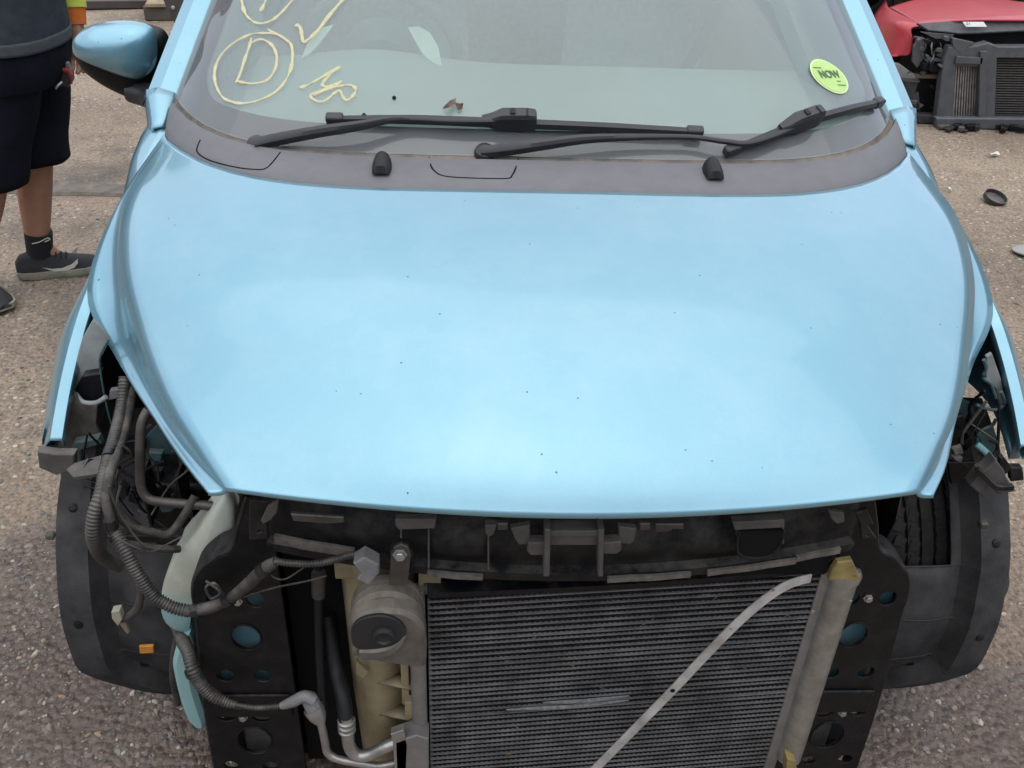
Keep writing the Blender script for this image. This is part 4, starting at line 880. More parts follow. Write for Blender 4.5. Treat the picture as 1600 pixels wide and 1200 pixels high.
# --- looms and hoses on the left
tube('wiring_conduit', [at(196, 590, Y=1.30), at(190, 640, Y=1.26), at(178, 690, Y=1.19), at(166, 730, Y=1.14), at(158, 770, Y=1.10), at(148, 800, Y=1.08), at(145, 838, Y=1.07), at(158, 868, Y=1.09), at(185, 885, Y=1.12)], .0098, CONDUIT, car, seg=12, cor=(.0055, .07))
tube('wiring_conduit', [at(180, 830, Y=1.08), at(196, 860, Y=1.06), at(215, 895, Y=1.045), at(240, 930, Y=1.035), at(268, 948, Y=1.028), at(296, 955, Y=1.025)], .0092, CONDUIT, car, seg=12, cor=(.0048, .10))
tube('taped_loom', [at(290, 955, Y=1.025), at(325, 950, Y=1.022), at(355, 938, Y=1.018), at(385, 915, Y=1.010), at(412, 890, Y=1.0), at(432, 877, Y=.995)], [.009, .0095, .0082, .0095, .0108, .007], TAPE, car, seg=10)
tube('thin_wire', [at(345, 945, Y=1.018), at(390, 930, Y=1.010), at(430, 918, Y=1.005), at(480, 908, Y=1.0), at(510, 900, Y=.998)], .0016, TAPE, car, seg=6); tube('thin_wire', [at(350, 930, Y=1.02), at(336, 912, Y=1.015), at(322, 918, Y=1.015), at(330, 935, Y=1.015), at(344, 925, Y=1.012), at(322, 908, Y=1.013)], .0022, TAPE, car, seg=6)
tube('horn_wire', [at(430, 877, Y=.99), at(455, 880, Y=.985), at(485, 881, Y=.982), at(515, 877, Y=.978), at(545, 868, Y=.972), at(565, 866, Y=.965)], .0050, CONDUIT, car, seg=8, cor=(.0045, .12))
tube('wiring_conduit', [at(262, 960, Y=1.19), at(276, 986, Y=1.14), at(292, 1014, Y=1.06), at(300, 1042, Y=1.028), at(312, 1066, Y=1.022), at(332, 1086, Y=1.016), at(355, 1098, Y=1.012), at(372, 1102, Y=1.01)], [.005, .006, .009, .0105, .0095, .0105, .0100, .006], CONDUIT, car, seg=10, cor=(.0048, .10))
tube('horn_wire', [at(368, 1101, Y=1.01), at(400, 1106, Y=1.0), at(430, 1104, Y=.995), at(452, 1100, Y=.99)], .0045, CONDUIT, car, seg=8, cor=(.004, .12)); tube('taped_loom', [at(440, 1103, Y=.992), at(458, 1096, Y=.99), at(476, 1088, Y=.988), at(490, 1094, Y=.986)], [.006, .0095, .0095, .010], CONN, car)
tube('taped_loom', [at(208, 570, Y=1.33), at(206, 610, Y=1.29), at(200, 650, Y=1.25), at(186, 700, Y=1.18), at(172, 740, Y=1.12), at(166, 780, Y=1.09), at(172, 810, Y=1.08), at(178, 832, Y=1.08)], .0080, TAPE, car, seg=8)
tube('black_hose', [at(168, 770, Y=1.10), at(178, 800, Y=1.10), at(205, 822, Y=1.10), at(240, 832, Y=1.105), at(265, 834, Y=1.11), at(288, 805, Y=1.13), at(305, 775, Y=1.15)], .0065, TAPE, car); tube('black_hose', [at(176, 830, Y=1.085), at(190, 846, Y=1.09), at(225, 854, Y=1.095), at(262, 858, Y=1.10), at(280, 858, Y=1.11)], .006, TAPE, car)
tube('sensor_lead', [at(218, 912, Y=1.08), at(220, 930, Y=1.075), at(215, 950, Y=1.072), at(202, 962, Y=1.07), at(190, 967, Y=1.07)], .0065, CONDUIT, car); pp('lead_plug', [(177, 952), (188, 950), (192, 962), (186, 972), (178, 962)], 1.066, .012, mat('grubby_plug', (.30, .28, .22), .7), car); pp('lead_plug', [(186, 970), (196, 972), (202, 986), (199, 988)], 1.07, .004, mat('twig_tie', (.20, .17, .12), .8), car)
tube('bent_pipe', [at(232, 640, Y=1.20), at(222, 660, Y=1.19), at(219, 690, Y=1.18), at(219, 730, Y=1.17), at(221, 762, Y=1.16), at(231, 778, Y=1.155), at(250, 784, Y=1.15), at(300, 788, Y=1.145), at(348, 792, Y=1.14)], .0075, STEELP, car, seg=12)
tube('hose', [at(280, 985, Y=1.12), at(272, 1020, Y=1.12), at(270, 1060, Y=1.12), at(278, 1100, Y=1.13)], .006, STEELP, car)
box('bay_box', (-.68, 1.24, .42), (-.44, 1.5, .60), BLACKP, car, bevel=.01); box('bay_bracket', (-.72, 1.165, .545), (-.56, 1.185, .56), BLACKD, car)
for i in range(4): box('bay_rib', (-.66+.055*i, 1.19, .56+.01*i), (-.655+.055*i, 1.24, .66), BLACKD, car, bevel=.001)
TAPEG = mat('glossy_tape', (.010, .010, .012), .35, nscale=40)
for (ax, ay, aY), (bx, by, bY), r_ in (((300, 955, 1.025), (312, 953, 1.0235), .0106), ((352, 940, 1.019), (362, 935, 1.017), .0100), ((408, 893, 1.002), (418, 886, .999), .0118), ((174, 703, 1.175), (170, 716, 1.155), .0112), ((372, 1102, 1.01), (380, 1103, 1.008), .0068), ((172, 812, 1.08), (176, 824, 1.08), .0098), ((300, 1046, 1.028), (303, 1054, 1.026), .0125)):
    tube('tape_band', [at(ax, ay, Y=aY), at(bx, by, Y=bY)], r_, TAPEG, car, seg=12, n=2)
tube('thin_wire', [at(176, 835, Y=1.07), at(200, 850, Y=1.06), at(235, 862, Y=1.07), at(262, 850, Y=1.09), at(285, 838, Y=1.1)], .0014, TAPE, car, seg=5); tube('thin_wire', [at(170, 760, Y=1.09), at(186, 800, Y=1.085), at(225, 852, Y=1.08), at(272, 858, Y=1.09)], .0018, TAPE, car, seg=5); tube('thin_wire', [at(420, 880, Y=.995), at(425, 900, Y=.998), at(445, 905, Y=.998), at(470, 890, Y=1.0), at(478, 884, Y=1.0)], .0015, TAPE, car, seg=5)
# --- pieces inside the headlight openings
pp('apron_flange', [(146, 500), (158, 510), (172, 528), (156, 560), (155, 575), (157, 578), (136, 580), (118, 612), (116, 600), (122, 560), (130, 528)], 1.36, .004, GREYPAINT, car)
pp('apron_lip', [(116, 618), (134, 584), (158, 580), (164, 620), (150, 630), (128, 628)], 1.35, .012, BLACKP, car, bev=.003); sweep('apron_edge', [at(118, 615, Y=1.335), at(130, 628, Y=1.33), at(150, 629, Y=1.33), at(166, 620, Y=1.33)], ell(0, 0, .004, .004, 8), GREYPAINT, car)
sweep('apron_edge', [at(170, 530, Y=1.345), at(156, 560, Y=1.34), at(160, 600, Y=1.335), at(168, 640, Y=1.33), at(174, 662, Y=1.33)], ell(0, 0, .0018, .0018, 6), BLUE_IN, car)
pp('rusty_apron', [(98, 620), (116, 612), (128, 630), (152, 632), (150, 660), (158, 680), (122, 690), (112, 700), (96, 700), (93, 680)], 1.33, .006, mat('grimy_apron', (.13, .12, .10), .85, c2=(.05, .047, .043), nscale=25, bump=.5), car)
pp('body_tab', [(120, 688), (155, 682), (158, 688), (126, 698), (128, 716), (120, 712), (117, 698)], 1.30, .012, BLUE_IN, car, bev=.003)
box('cavity_shade', (-.785, 1.445, .28), (-.40, 1.455, .835), BLACKM, car)  # black sheet put in for the shade inside the left headlight opening
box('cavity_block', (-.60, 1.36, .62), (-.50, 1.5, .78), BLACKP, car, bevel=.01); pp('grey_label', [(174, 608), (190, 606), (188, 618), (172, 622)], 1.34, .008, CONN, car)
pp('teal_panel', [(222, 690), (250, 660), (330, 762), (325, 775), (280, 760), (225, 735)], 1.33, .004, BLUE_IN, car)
rw = random.Random(5)
def tangle(n, x0, x1, y0, y1, Y0, Y1):
    for i in range(n):
        px, py = rw.uniform(x0, x1), rw.uniform(y0, y1-60); Yq = rw.uniform(Y0, Y1); pts = []
        for k in range(4): pts.append(at(px, py, Y=Yq)); px = min(x1, max(x0, px+rw.uniform(-38, 38))); py = min(y1, py+rw.uniform(8, 46)); Yq = min(Y1, max(Y0, Yq+rw.uniform(-.03, .03)))
        tube('loose_wire', pts, rw.uniform(.0013, .0032), rw.choice([RUB, TAPE, TAPE, BLACKP]), car, seg=5, n=5)
tangle(12, 185, 300, 640, 860, 1.14, 1.26); tangle(5, 130, 185, 640, 760, 1.24, 1.32); tangle(6, 1492, 1560, 600, 760, 1.27, 1.36)
def shards(n, x0, x1, y0, y1, Y0, Y1):
    for i in range(n):
        bx, by = rw.uniform(x0, x1), rw.uniform(y0, y1); k_ = rw.randint(4, 6); a0 = rw.uniform(0, 6.28); r_ = rw.uniform(8, 20)
        pp('dark_bracket', [(bx+r_*rw.uniform(.5, 1.2)*math.cos(a0+6.28*q/k_), by+r_*rw.uniform(.5, 1.1)*math.sin(a0+6.28*q/k_)) for q in range(k_)], rw.uniform(Y0, Y1), rw.uniform(.004, .016), rw.choice([BLACKP, BLACKP, BLACKD, BLUE_IN]), car, bev=.002)
shards(9, 190, 300, 690, 850, 1.24, 1.36); shards(6, 1495, 1545, 640, 745, 1.30, 1.40)
# bumper brackets below the fender tips (left one whole, right one broken)
bl = pp('bumper_bracket', [(63, 702), (92, 706), (117, 706), (116, 728), (90, 736), (66, 726)], 1.245, .014, BRKT, car, bev=.002)
rows = []
bs = [at(106, 738, Y=1.215), at(117, 728, Y=1.235), at(166, 714, Y=1.245), at(172, 716, Y=1.24), at(158, 744, Y=1.205), at(117, 750, Y=1.195)]
MB().cap(bs).build('bracket_shelf', BRKT, bl, solid=.006, smooth=False)
for a, b, c_ in (((124, 735), (136, 716), (137, 724)), ((148, 734), (161, 713), (162, 722))):
    MB().cap([at(*a, Y=1.212), at(*b, Y=1.235), at(*c_, Y=1.235), at(a[0]+2, a[1]+2, Y=1.212)]).build('bracket_web', BRKT, bl, solid=.003, smooth=False)
lathe('bracket_hole', [(.012, 0), (.012, .0015)], AX(at(141, 727, Y=1.226), (0, -.3, 1)), BLACKM, bl, seg=14)
# right headlight opening
box('cavity_shade', (.40, 1.445, .28), (.785, 1.455, .835), BLACKM, car)  # same black sheet for the shade on the right
pp('apron_flange', [(1541, 556), (1548, 552), (1562, 592), (1570, 626), (1560, 634), (1556, 605), (1540, 590)], 1.36, .006, GREYPAINT, car)
for e in ([(1537, 562), (1541, 575), (1536, 590), (1548, 600), (1556, 622)], [(1525, 632), (1540, 638), (1556, 640), (1570, 630), (1564, 612)], [(1556, 655), (1550, 665), (1535, 672), (1527, 685), (1530, 700)]):
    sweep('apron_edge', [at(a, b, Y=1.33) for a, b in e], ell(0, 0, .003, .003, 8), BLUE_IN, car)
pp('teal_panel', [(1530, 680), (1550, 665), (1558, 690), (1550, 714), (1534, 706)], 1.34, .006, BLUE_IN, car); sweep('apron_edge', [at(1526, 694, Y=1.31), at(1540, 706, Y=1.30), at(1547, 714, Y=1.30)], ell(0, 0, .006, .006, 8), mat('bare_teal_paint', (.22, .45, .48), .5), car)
pp('torn_tab', [(1488, 700), (1500, 696), (1503, 706), (1492, 709)], 1.25, .006, DUSTL, car); pp('torn_tab', [(1488, 712), (1502, 714), (1500, 720), (1491, 716)], 1.25, .006, DUSTL, car); pp('dark_bracket', [(1480, 720), (1520, 720), (1530, 740), (1485, 752)], 1.30, .01, BLACKP, car)
brk = pp('broken_bracket', [(1514, 752), (1528, 733), (1540, 726), (1550, 714), (1562, 726), (1566, 740), (1580, 760), (1556, 764), (1540, 748), (1532, 768)], 1.235, .022, BRKT, car, bev=.002)
sweep('bracket_rim', [at(1526, 733, Y=1.22), at(1540, 746, Y=1.215), at(1556, 760, Y=1.21), at(1582, 760, Y=1.21)], [(-.005, -.004), (.005, -.004), (.005, .004), (-.005, .004)], BLACKD, brk); pp('bracket_ear', [(1562, 714), (1566, 712), (1578, 728), (1572, 736), (1564, 740), (1560, 728)], 1.228, .008, BLACKD, brk); pp('bracket_end', [(1576, 728), (1594, 728), (1596, 746), (1578, 748)], 1.25, .012, BLACKD, brk)
# --- wheel arch liners
def liner(sgn, xo, xi, a0, a1, win=None, label=None):
    cy, cz = 1.535, .285
    xp = [(xo, .352), (xo-.004, .362), (xo-.058, .366), (xo-.064, .350), (xo-.078, .332), (xo-.098, .336), (xo-.13, .342), (xo-.18, .344), (xo-.22, .342), (xo-.26, .338), (xi, .33)]
    NA = 30; V = MB(); rows = []
    for i in range(NA+1):
        a = R(lerp(a0, a1, i/NA)); rr = []
        for j, (x, r) in enumerate(xp):
            r2 = r+.006*mnoise.noise((x*9, i*.25, sgn)) ; xx = x-(.10*max(0, (i/NA-.82)/.18)**1.2 if x > xo-.1 else .03*max(0, (i/NA-.8)/.2))
            rr.append(Vector((sgn*xx, cy-r2*math.cos(a), cz+r2*math.sin(a))))
        rows.append(rr)
    nn = len(xp)
    for r in rows: V.v += r
    for i in range(NA):
        for j in range(nn-1):
            if win and win[0] <= i < win[1] and win[2] <= j < win[3]: continue
            q = (i*nn+j, i*nn+j+1, (i+1)*nn+j+1, (i+1)*nn+j); V.f.append(q if sgn < 0 else q[::-1])
    o = V.build('wheel_arch_liner', LINER, car, solid=.004, soff=0, angle=50); o['label'] = label
    for ii in (8, 14, 19, 24):
        if win and win[0] <= ii < win[1]: continue
        tube('mould_line', [p+Vector((0, -.003, .001)) for p in rows[ii][2:]], .0014, LINER, o, seg=5, n=2)
    for ii, jj in ((6, 1), (12, 1), (20, 1), (26, 4), (22, 7)):
        p = rows[ii][jj].lerp(rows[ii][jj+1], .5); d_ = Vector((0, p.y-cy, p.z-cz)).normalized(); lathe('push_rivet', [(.008, .002), (.0075, .004), (.004, .0055)], AX(p, d_), BLACKP, o, seg=12)
    return o
ll = liner(-1, .845, .50, 92, -32, None, 'black wheel arch liner on the left with an orange reflector patch')
lr = liner(1, .835, .50, 78, -34, (4, 14, 5, 9), 'black wheel arch liner on the right with the tyre showing through its opening')
pp('reflector', [(219, 1009), (239, 1008), (240, 1018), (220, 1019)], 1.175, .004, ORANGE, ll)
for q, p in (((77, 840), ll), ((107, 961), ll), ((1538, 822), lr), ((1542, 950), lr)): 
    c_ = at(*q, Y=1.185); box('clip', (c_.x-.007, c_.y-.002, c_.z-.006), (c_.x+.007, c_.y+.012, c_.z+.006), DUSTL if q[0] < 200 else STEELP, p, bevel=.003)
tube('torn_edge', [at(1555, 855, X=.845), at(1566, 875, X=.86), at(1572, 905, X=.865), at(1568, 925, X=.86), at(1558, 940, X=.845)], .006, LINER, lr, seg=6)
# --- front wheels
def wheel_(x, y, steer=0, hid=False):
    M = Matrix.Translation((x, y, .285)) @ Matrix.Rotation(steer, 4, 'Z') @ Matrix.Rotation(R(90), 4, 'Y')
    o = bpy.data.objects.new('wheel', None); COL.objects.link(o); o.parent = car; o.location = OFF[car.name]
    pr = [(.19, -.075), (.23, -.086), (.262, -.083), (.278, -.070)]
    for g in (-.042, -.014, .014, .042): pr += [(.285, g-.010), (.285, g-.004), (.277, g-.003), (.277, g+.003), (.285, g+.004)]
    pr += [(.285, .055), (.278, .070), (.262, .083), (.23, .086), (.19, .075), (.185, .0)]
    t_ = lathe('tyre', pr, M, TYRE, o, seg=64, angle=30)
    mbk = MB()
    for i in range(64):      # tread sipes as shallow raised blocks
        a = 2*math.pi*i/64
        for g, w_ in ((-.058, .014), (.058, .014), (-.028, .012), (.028, .012)):
            Mi = M @ Matrix.Rotation(a, 4, 'Z'); mbk.box((.284, -.0095, g-w_*.8), (.2865, .0095, g+w_*.8), Mi @ Matrix.Rotation(.35*(1 if g > 0 else -1), 4, 'X'))
    tag(mbk.build('tread_blocks', TYRE, t_, smooth=False), kind='stuff')
    lathe('rim', [(.06, .05), (.10, .045), (.17, .03), (.19, .07), (.185, -.07), (.06, -.04)], M, ALUD, o, seg=32)
wheel_(-.70, 1.53, 0); wheel_(.70, 1.53, R(4)); wheel_(-.71, 3.72); wheel_(.71, 3.72)

# ================================================================== red car without its bumper, sitting on the ground
rc0 = at(1600, 196, Z=0); red = root('red_car', (rc0.x, rc0.y+.8, 0), 'crashed red car without bumper sitting on the ground at upper right', 'car')
RED = mat('faded_red_paint', (.43, .030, .042), .45, .1, c2=(.36, .022, .030), nscale=5, coat=.25, dust=.10, dustc=(.40, .20, .19))
RGREY = mat('grey_front_plastic', (.085, .088, .098), .6, c2=(.06, .062, .07), nscale=18, dust=.5, dustc=(.18, .17, .165)); RDARK = mat('dark_front_plastic', (.008, .008, .009), .6, nscale=18, dust=.15)
LABEL = mat('white_label', (.72, .72, .70), .6); IC = mat('intercooler_metal', (.46, .42, .40), .5, .3, c2=(.22, .20, .18), nscale=40); RCON = mat('red_car_condenser', (.12, .11, .105), .6, .3, c2=(.08, .075, .07), nscale=50)
Yf = rc0.y
fr_ = pp('radiator_frame', [(1459, 198), (1473, 88), (1480, 72), (1500, 74), (1525, 70), (1540, 66), (1556, 72), (1720, 72), (1720, 205), (1459, 199)], Yf, .05, RGREY, red, holes=[[(1484, 184), (1489, 100), (1530, 101), (1526, 186)], [(1549, 188), (1553, 87), (1705, 88), (1705, 196)]], bev=.004)
pp('corner_gusset', [(1487, 59), (1520, 66), (1500, 82), (1488, 72)], Yf-.02, .02, RGREY, red); pp('frame_column', [(1531, 80), (1541, 80), (1538, 188), (1528, 188)], Yf-.035, .02, RGREY, fr_)
pp('frame_beam', [(1462, 184), (1720, 186), (1720, 200), (1462, 198)], Yf-.04, .03, RGREY, fr_, bev=.006); pp('frame_ledge', [(1494, 88), (1534, 90), (1533, 99), (1492, 98)], Yf-.035, .02, RGREY, fr_)
ic = pp('intercooler', [(1480, 188), (1486, 96), (1533, 97), (1529, 190)], Yf+.05, .02, RDARK, red)
for k in range(11):
    x0 = lerp(1489.5, 1528, k/10); x1 = lerp(1484, 1525, k/10)
    a = at(x0, 101, Y=Yf+.03); b = at(x1, 185, Y=Yf+.03)
    sweep('cooling_slat', [a, b], [(-.0032, -.004), (.0032, -.004), (.0032, .012), (-.0032, .012)], IC, ic, up=Vector((0, -1, 0)), n=1)
rco = pp('red_car_radiator', [(1547, 190), (1551, 84), (1712, 86), (1712, 198)], Yf+.05, .02, RDARK, red); rco.name = 'condenser'
for k in range(26):
    y_ = lerp(89, 187, k/25); sweep('tube_row', [at(1553, y_, Y=Yf+.035), at(1704, y_+2, Y=Yf+.035)], [(-.003, 0), (.003, 0), (.003, .006), (-.003, .006)], RCON, rco, up=Vector((0, -1, 0)), n=1)
tube('header_tank', [at(1545, 88, Y=Yf+.03), at(1541, 188, Y=Yf+.03)], .012, ALUD, rco, n=2)
for q in ((1543, 100), (1535, 178)): pp('mount_clip', [(q[0]-3, q[1]-6), (q[0]+3, q[1]-6), (q[0]+3, q[1]+6), (q[0]-3, q[1]+6)], Yf-.01, .012, ALU, red, holes=[[(q[0]-1.3, q[1]-.8), (q[0]+1.3, q[1]-.8), (q[0]+1.3, q[1]+2.5), (q[0]-1.3, q[1]+2.5)]])
def grid_px(rows): return [[at(a, b, Y=y) for a, b, y in r] for r in rows]
rows = [cr(r, 5) for r in grid_px([
  [(1436, 40, 5.08), (1470, 34, 5.05), (1520, 31, 5.02), (1600, 31, 5.02), (1690, 33, 5.05), (1740, 40, 5.10)],
  [(1428, 33, 5.16), (1470, 26, 5.14), (1520, 23, 5.12), (1600, 22, 5.12), (1690, 25, 5.14), (1745, 33, 5.2)],
  [(1410, 22, 5.34), (1460, 12, 5.36), (1520, 8, 5.36), (1600, 9, 5.35), (1680, 13, 5.35), (1740, 22, 5.36)],
  [(1390, 11, 5.56), (1445, -4, 5.66), (1520, -9, 5.70), (1590, 2, 5.56), (1650, 6, 5.52), (1720, 14, 5.52)]])]
rows = [list(c) for c in zip(*[cr(c, 5) for c in zip(*rows)])]
rh = MB().grid(rows).build('hood', RED, red, solid=.008, angle=50)
rows = grid_px([[(1436, 42, 5.08), (1424, 46, 5.07), (1426, 62, 5.05), (1422, 84, 5.04), (1404, 88, 5.05)], [(1428, 35, 5.16), (1404, 36, 5.14), (1398, 60, 5.12), (1392, 84, 5.10), (1390, 92, 5.10)], [(1390, 13, 5.56), (1376, 34, 5.5), (1368, 60, 5.45), (1374, 90, 5.4), (1386, 108, 5.38)], [(1386, -2, 6.0), (1364, 30, 5.95), (1358, 60, 5.9), (1366, 90, 5.85), (1380, 120, 5.8)]])
rows = [cr(r, 4) for r in rows]; rows = [list(c) for c in zip(*[cr(c, 5) for c in zip(*rows)])]
MB().grid(rows).build('front_fender', RED, red, solid=.006, angle=60)
sp2 = pp('slam_panel', [(1435, 38), (1450, 37), (1500, 33), (1535, 32), (1600, 31), (1720, 33), (1720, 50), (1600, 48), (1525, 52), (1494, 53), (1470, 50), (1448, 48)], Yf+.04, .012, RGREY, red, tilt=R(-35), bev=.003)
lb = pp('label', [(1505, 34), (1538, 34), (1541, 42), (1508, 42)], Yf+.005, .002, LABEL, sp2, tilt=R(-35), bev=0)
pt = at(1513, 37.3, Y=Yf-.006); text('lettering', '01', .022, Matrix.Translation(pt) @ Matrix.Rotation(R(55), 4, 'X'), mat('label_ink', (.05, .05, .06), .7), lb)
pp('opening_back', [(1425, 45), (1600, 45), (1720, 45), (1720, 90), (1462, 190), (1415, 186), (1400, 110)], Yf+.16, .01, RDARK, red)
pp('under_panel', [(1440, 50), (1490, 54), (1486, 60), (1462, 60)], Yf+.02, .01, RGREY, red)
for i, q in enumerate(([(1452, 66), (1462, 62), (1466, 72), (1456, 76)], [(1440, 70), (1450, 58), (1462, 58), (1478, 62), (1476, 80), (1470, 84), (1470, 70)], [(1428, 72), (1436, 60), (1446, 62), (1440, 92), (1432, 104), (1426, 96)], [(1447, 90), (1472, 92), (1472, 95), (1447, 94)], [(1440, 98), (1468, 104), (1462, 112), (1440, 106)], [(1452, 98), (1458, 96), (1456, 112), (1450, 108)])):
    pp('headlight_bracket', q, Yf+.05-.01*i, .02, RGREY if i in (2, 3) else BLACKP, red, bev=.003)
pp('bumper_mount', [(1393, 98), (1404, 100), (1418, 110), (1412, 116), (1424, 114), (1431, 122), (1424, 126), (1402, 124), (1400, 114)], Yf+.06, .03, mat('pale_grey_mount', (.26, .25, .24), .7, c2=(.16, .15, .145), nscale=30), red, bev=.004)
sweep('crossbar', [at(1425, 118, Y=Yf+.06), at(1470, 119, Y=Yf+.06)], [(-.012, -.01), (.012, -.01), (.012, .01), (-.012, .01)], mat('rusty_bar', (.20, .15, .10), .8), red)
pp('arch_liner', [(1400, 124), (1430, 126), (1424, 150), (1420, 166), (1432, 178), (1464, 180), (1463, 190), (1425, 188), (1408, 172), (1400, 150)], Yf+.03, .05, LINER, red, bev=.006); pp('arch_inner', [(1424, 150), (1434, 144), (1436, 172), (1424, 166)], Yf+.08, .02, RGREY, red)
sweep('side_sill', [at(1420, 186, Y=Yf+.02), at(1465, 190, Y=Yf+.02)], ell(0, 0, .02, .012, 8), RDARK, red)
rb_ = random.Random(21)
for i in range(26):     # torn clips, brackets and wiring stubs round the missing headlight
    if i < 17: bx, by = rb_.uniform(1430, 1478), rb_.uniform(56, 116)
    else: bx, by = rb_.uniform(1398, 1462), rb_.uniform(122, 182)
    k_ = rb_.randint(3, 5); a0 = rb_.uniform(0, 6.28); rr_ = rb_.uniform(2.5, 7)
    pts = [(bx+rr_*rb_.uniform(.5, 1.2)*math.cos(a0+6.28*q/k_), by+rr_*rb_.uniform(.4, .9)*math.sin(a0+6.28*q/k_)) for q in range(k_)]
    pp('broken_bit', pts, Yf+rb_.uniform(-.03, .08), rb_.uniform(.006, .03), rb_.choice([RGREY, BLACKP, BLACKP, BRKT, RDARK]), red, bev=.002)
for i in range(5):
    bx, by = rb_.uniform(1432, 1470), rb_.uniform(56, 80); tube('wire_stub', [at(bx, by, Y=Yf+.05), at(bx+rb_.uniform(-10, 10), by+rb_.uniform(8, 18), Y=Yf), at(bx+rb_.uniform(-16, 16), by+rb_.uniform(20, 34), Y=Yf+.02)], .004, rb_.choice([RDARK, BRKT, CONN]), red, seg=6)
for i in range(22):     # mud and broken pieces under the frame
    gx = at(rb_.uniform(1462, 1610), rb_.uniform(194, 205), Z=0); M_ = Matrix.Translation(gx+Vector((0, 0, .008))) @ Matrix.Rotation(rb_.uniform(0, 3), 4, 'Z')
    sx = rb_.uniform(.012, .05); MB().box((-sx, -.015, -.01), (sx, .015, rb_.uniform(.002, .022)), M_).build('fallen_bit', rb_.choice([RDARK, BRKT, BLACKP]), red, bevel=.004)
# windscreen, roof and flanks beyond the picture's top edge
e0 = at(1390, 2, Y=5.62); e1 = at(1735, 6, Y=5.62)
cxr = (e0.x+e1.x)/2; hwr = (e1.x-e0.x)/2; zb = e0.z-.02
DGL = mat('dark_windscreen', (.012, .013, .016), .08, nscale=6)
rows = [[Vector((cxr+hwr*s*k, y+.10*(abs(s)**2), z)) for s in (-1, -.6, -.2, .2, .6, 1)] for y, z, k in ((5.72, zb, .98), (6.02, zb+.28, .90), (6.3, zb+.48, .82))]
MB().grid(rows).build('windscreen', DGL, red, solid=.005)
rows = [[Vector((cxr+hwr*s*k, y, z-.04*s*s)) for s in (-1, -.6, -.2, .2, .6, 1)] for y, z, k in ((6.31, zb+.49, .82), (7.0, zb+.54, .82), (7.8, zb+.5, .8), (8.4, zb+.1, .9), (8.6, .5, .95), (8.6, .05, .95))]
MB().grid(rows).build('roof', RED, red, solid=.01)
for s in (-1, 1):
    MB().grid([[Vector((cxr+s*hwr*1.02, y, z)) for y in (5.9, 6.6, 7.4, 8.5)] for z in (.04, .3, zb-.05)]).build('side_panel', RED, red, solid=.01); MB().grid([[Vector((cxr+s*hwr*1.0, 5.95, zb-.04)), Vector((cxr+s*hwr*1.0, 8.4, zb-.04))], [Vector((cxr+s*hwr*.84, 6.3, zb+.44)), Vector((cxr+s*hwr*.84, 8.1, zb+.44))]]).build('side_window', DGL, red, solid=.005)
box('body_block', (cxr-hwr*.9, 5.25, .05), (cxr+hwr*.9, 5.7, zb-.14), RDARK, red, bevel=.02)
# dark grey panel propped beside the red car
gp = root('grey_body_panel', tuple(at(1372, 90, Z=0)), 'dark grey loose body panel standing behind the blue pillar beside the red fender', 'car panel')
GPM = mat('dark_grey_panel_paint', (.075, .08, .10), .4, c2=(.055, .06, .075), nscale=6, coat=.4, dust=.3)
Yg = gp.location.y+.05
rows = grid_px([[(1352, 22, Yg+.1), (1375, 6, Yg+.06), (1398, -20, Yg+.1)], [(1353, 36, Yg), (1374, 26, Yg-.03), (1394, 2, Yg)], [(1356, 62, Yg+.01), (1372, 60, Yg-.02), (1388, 34, Yg+.02)], [(1366, 92, Yg+.05), (1378, 92, Yg+.05), (1384, 78, Yg+.08)]])
rows = [cr(r, 4) for r in rows]; MB().grid([list(c) for c in zip(*[cr(c, 4) for c in zip(*rows)])]).build('panel_skin', GPM, gp, solid=.02, angle=25)
pp('panel_back', [(1345, -30), (1400, -30), (1390, 30), (1372, 60), (1352, 40)], Yg+.3, .03, RDARK, gp)

# ================================================================== small things on the ground
lp = at(1552, 313, Z=0); lid = lathe('plastic_lid', [(.030, .004), (.048, .003), (.052, .006), (.052, .026), (.049, .027), (.047, .010), (.030, .009)], Matrix.Translation(lp+Vector((0, 0, -.001))) @ Matrix.Rotation(R(16), 4, 'X') @ Matrix.Rotation(R(8), 4, 'Y'), mat('black_lid', (.03, .028, .03), .5, dust=.5), seg=28, angle=40)
tag(lid, 'small black round plastic lid lying on the concrete at right', 'lid')
lp = at(1604, 396, Z=0); d_ = lathe('metal_disc', [(.01, .020), (.05, .018), (.058, .012), (.056, .006), (.02, .004)], Matrix.Translation(lp) @ Matrix.Rotation(R(-6), 4, 'X'), mat('grey_disc', (.34, .32, .31), .6, c2=(.24, .22, .21)), seg=24)
tag(d_, 'pale grey disc at the right edge of the picture below the black lid', 'disc')
def scrap(px, py, sx, sy, rz, label, m):
    p = at(px, py, Z=.006); rows = [[Vector((sx*(a-.5)*2*(1-.25*abs(b-.4)), sy*(b-.5)*2, .006*math.sin(a*5+b*3)+.004)) for a in (0, .25, .5, .75, 1)] for b in (0, .33, .66, 1)]
    o = MB().grid(rows).build('scrap', m, None, solid=.002); o.location = p; o.rotation_euler = (0, 0, rz); tag(o, label, 'litter')
scrap(1553, 241, .032, .012, .3, 'white flake of plastic on the concrete below the red car', mat('white_flake', (.7, .68, .64), .7)); scrap(1483, 296, .010, .010, .3, 'tiny white chip on the concrete beside the blue hood', LABEL)
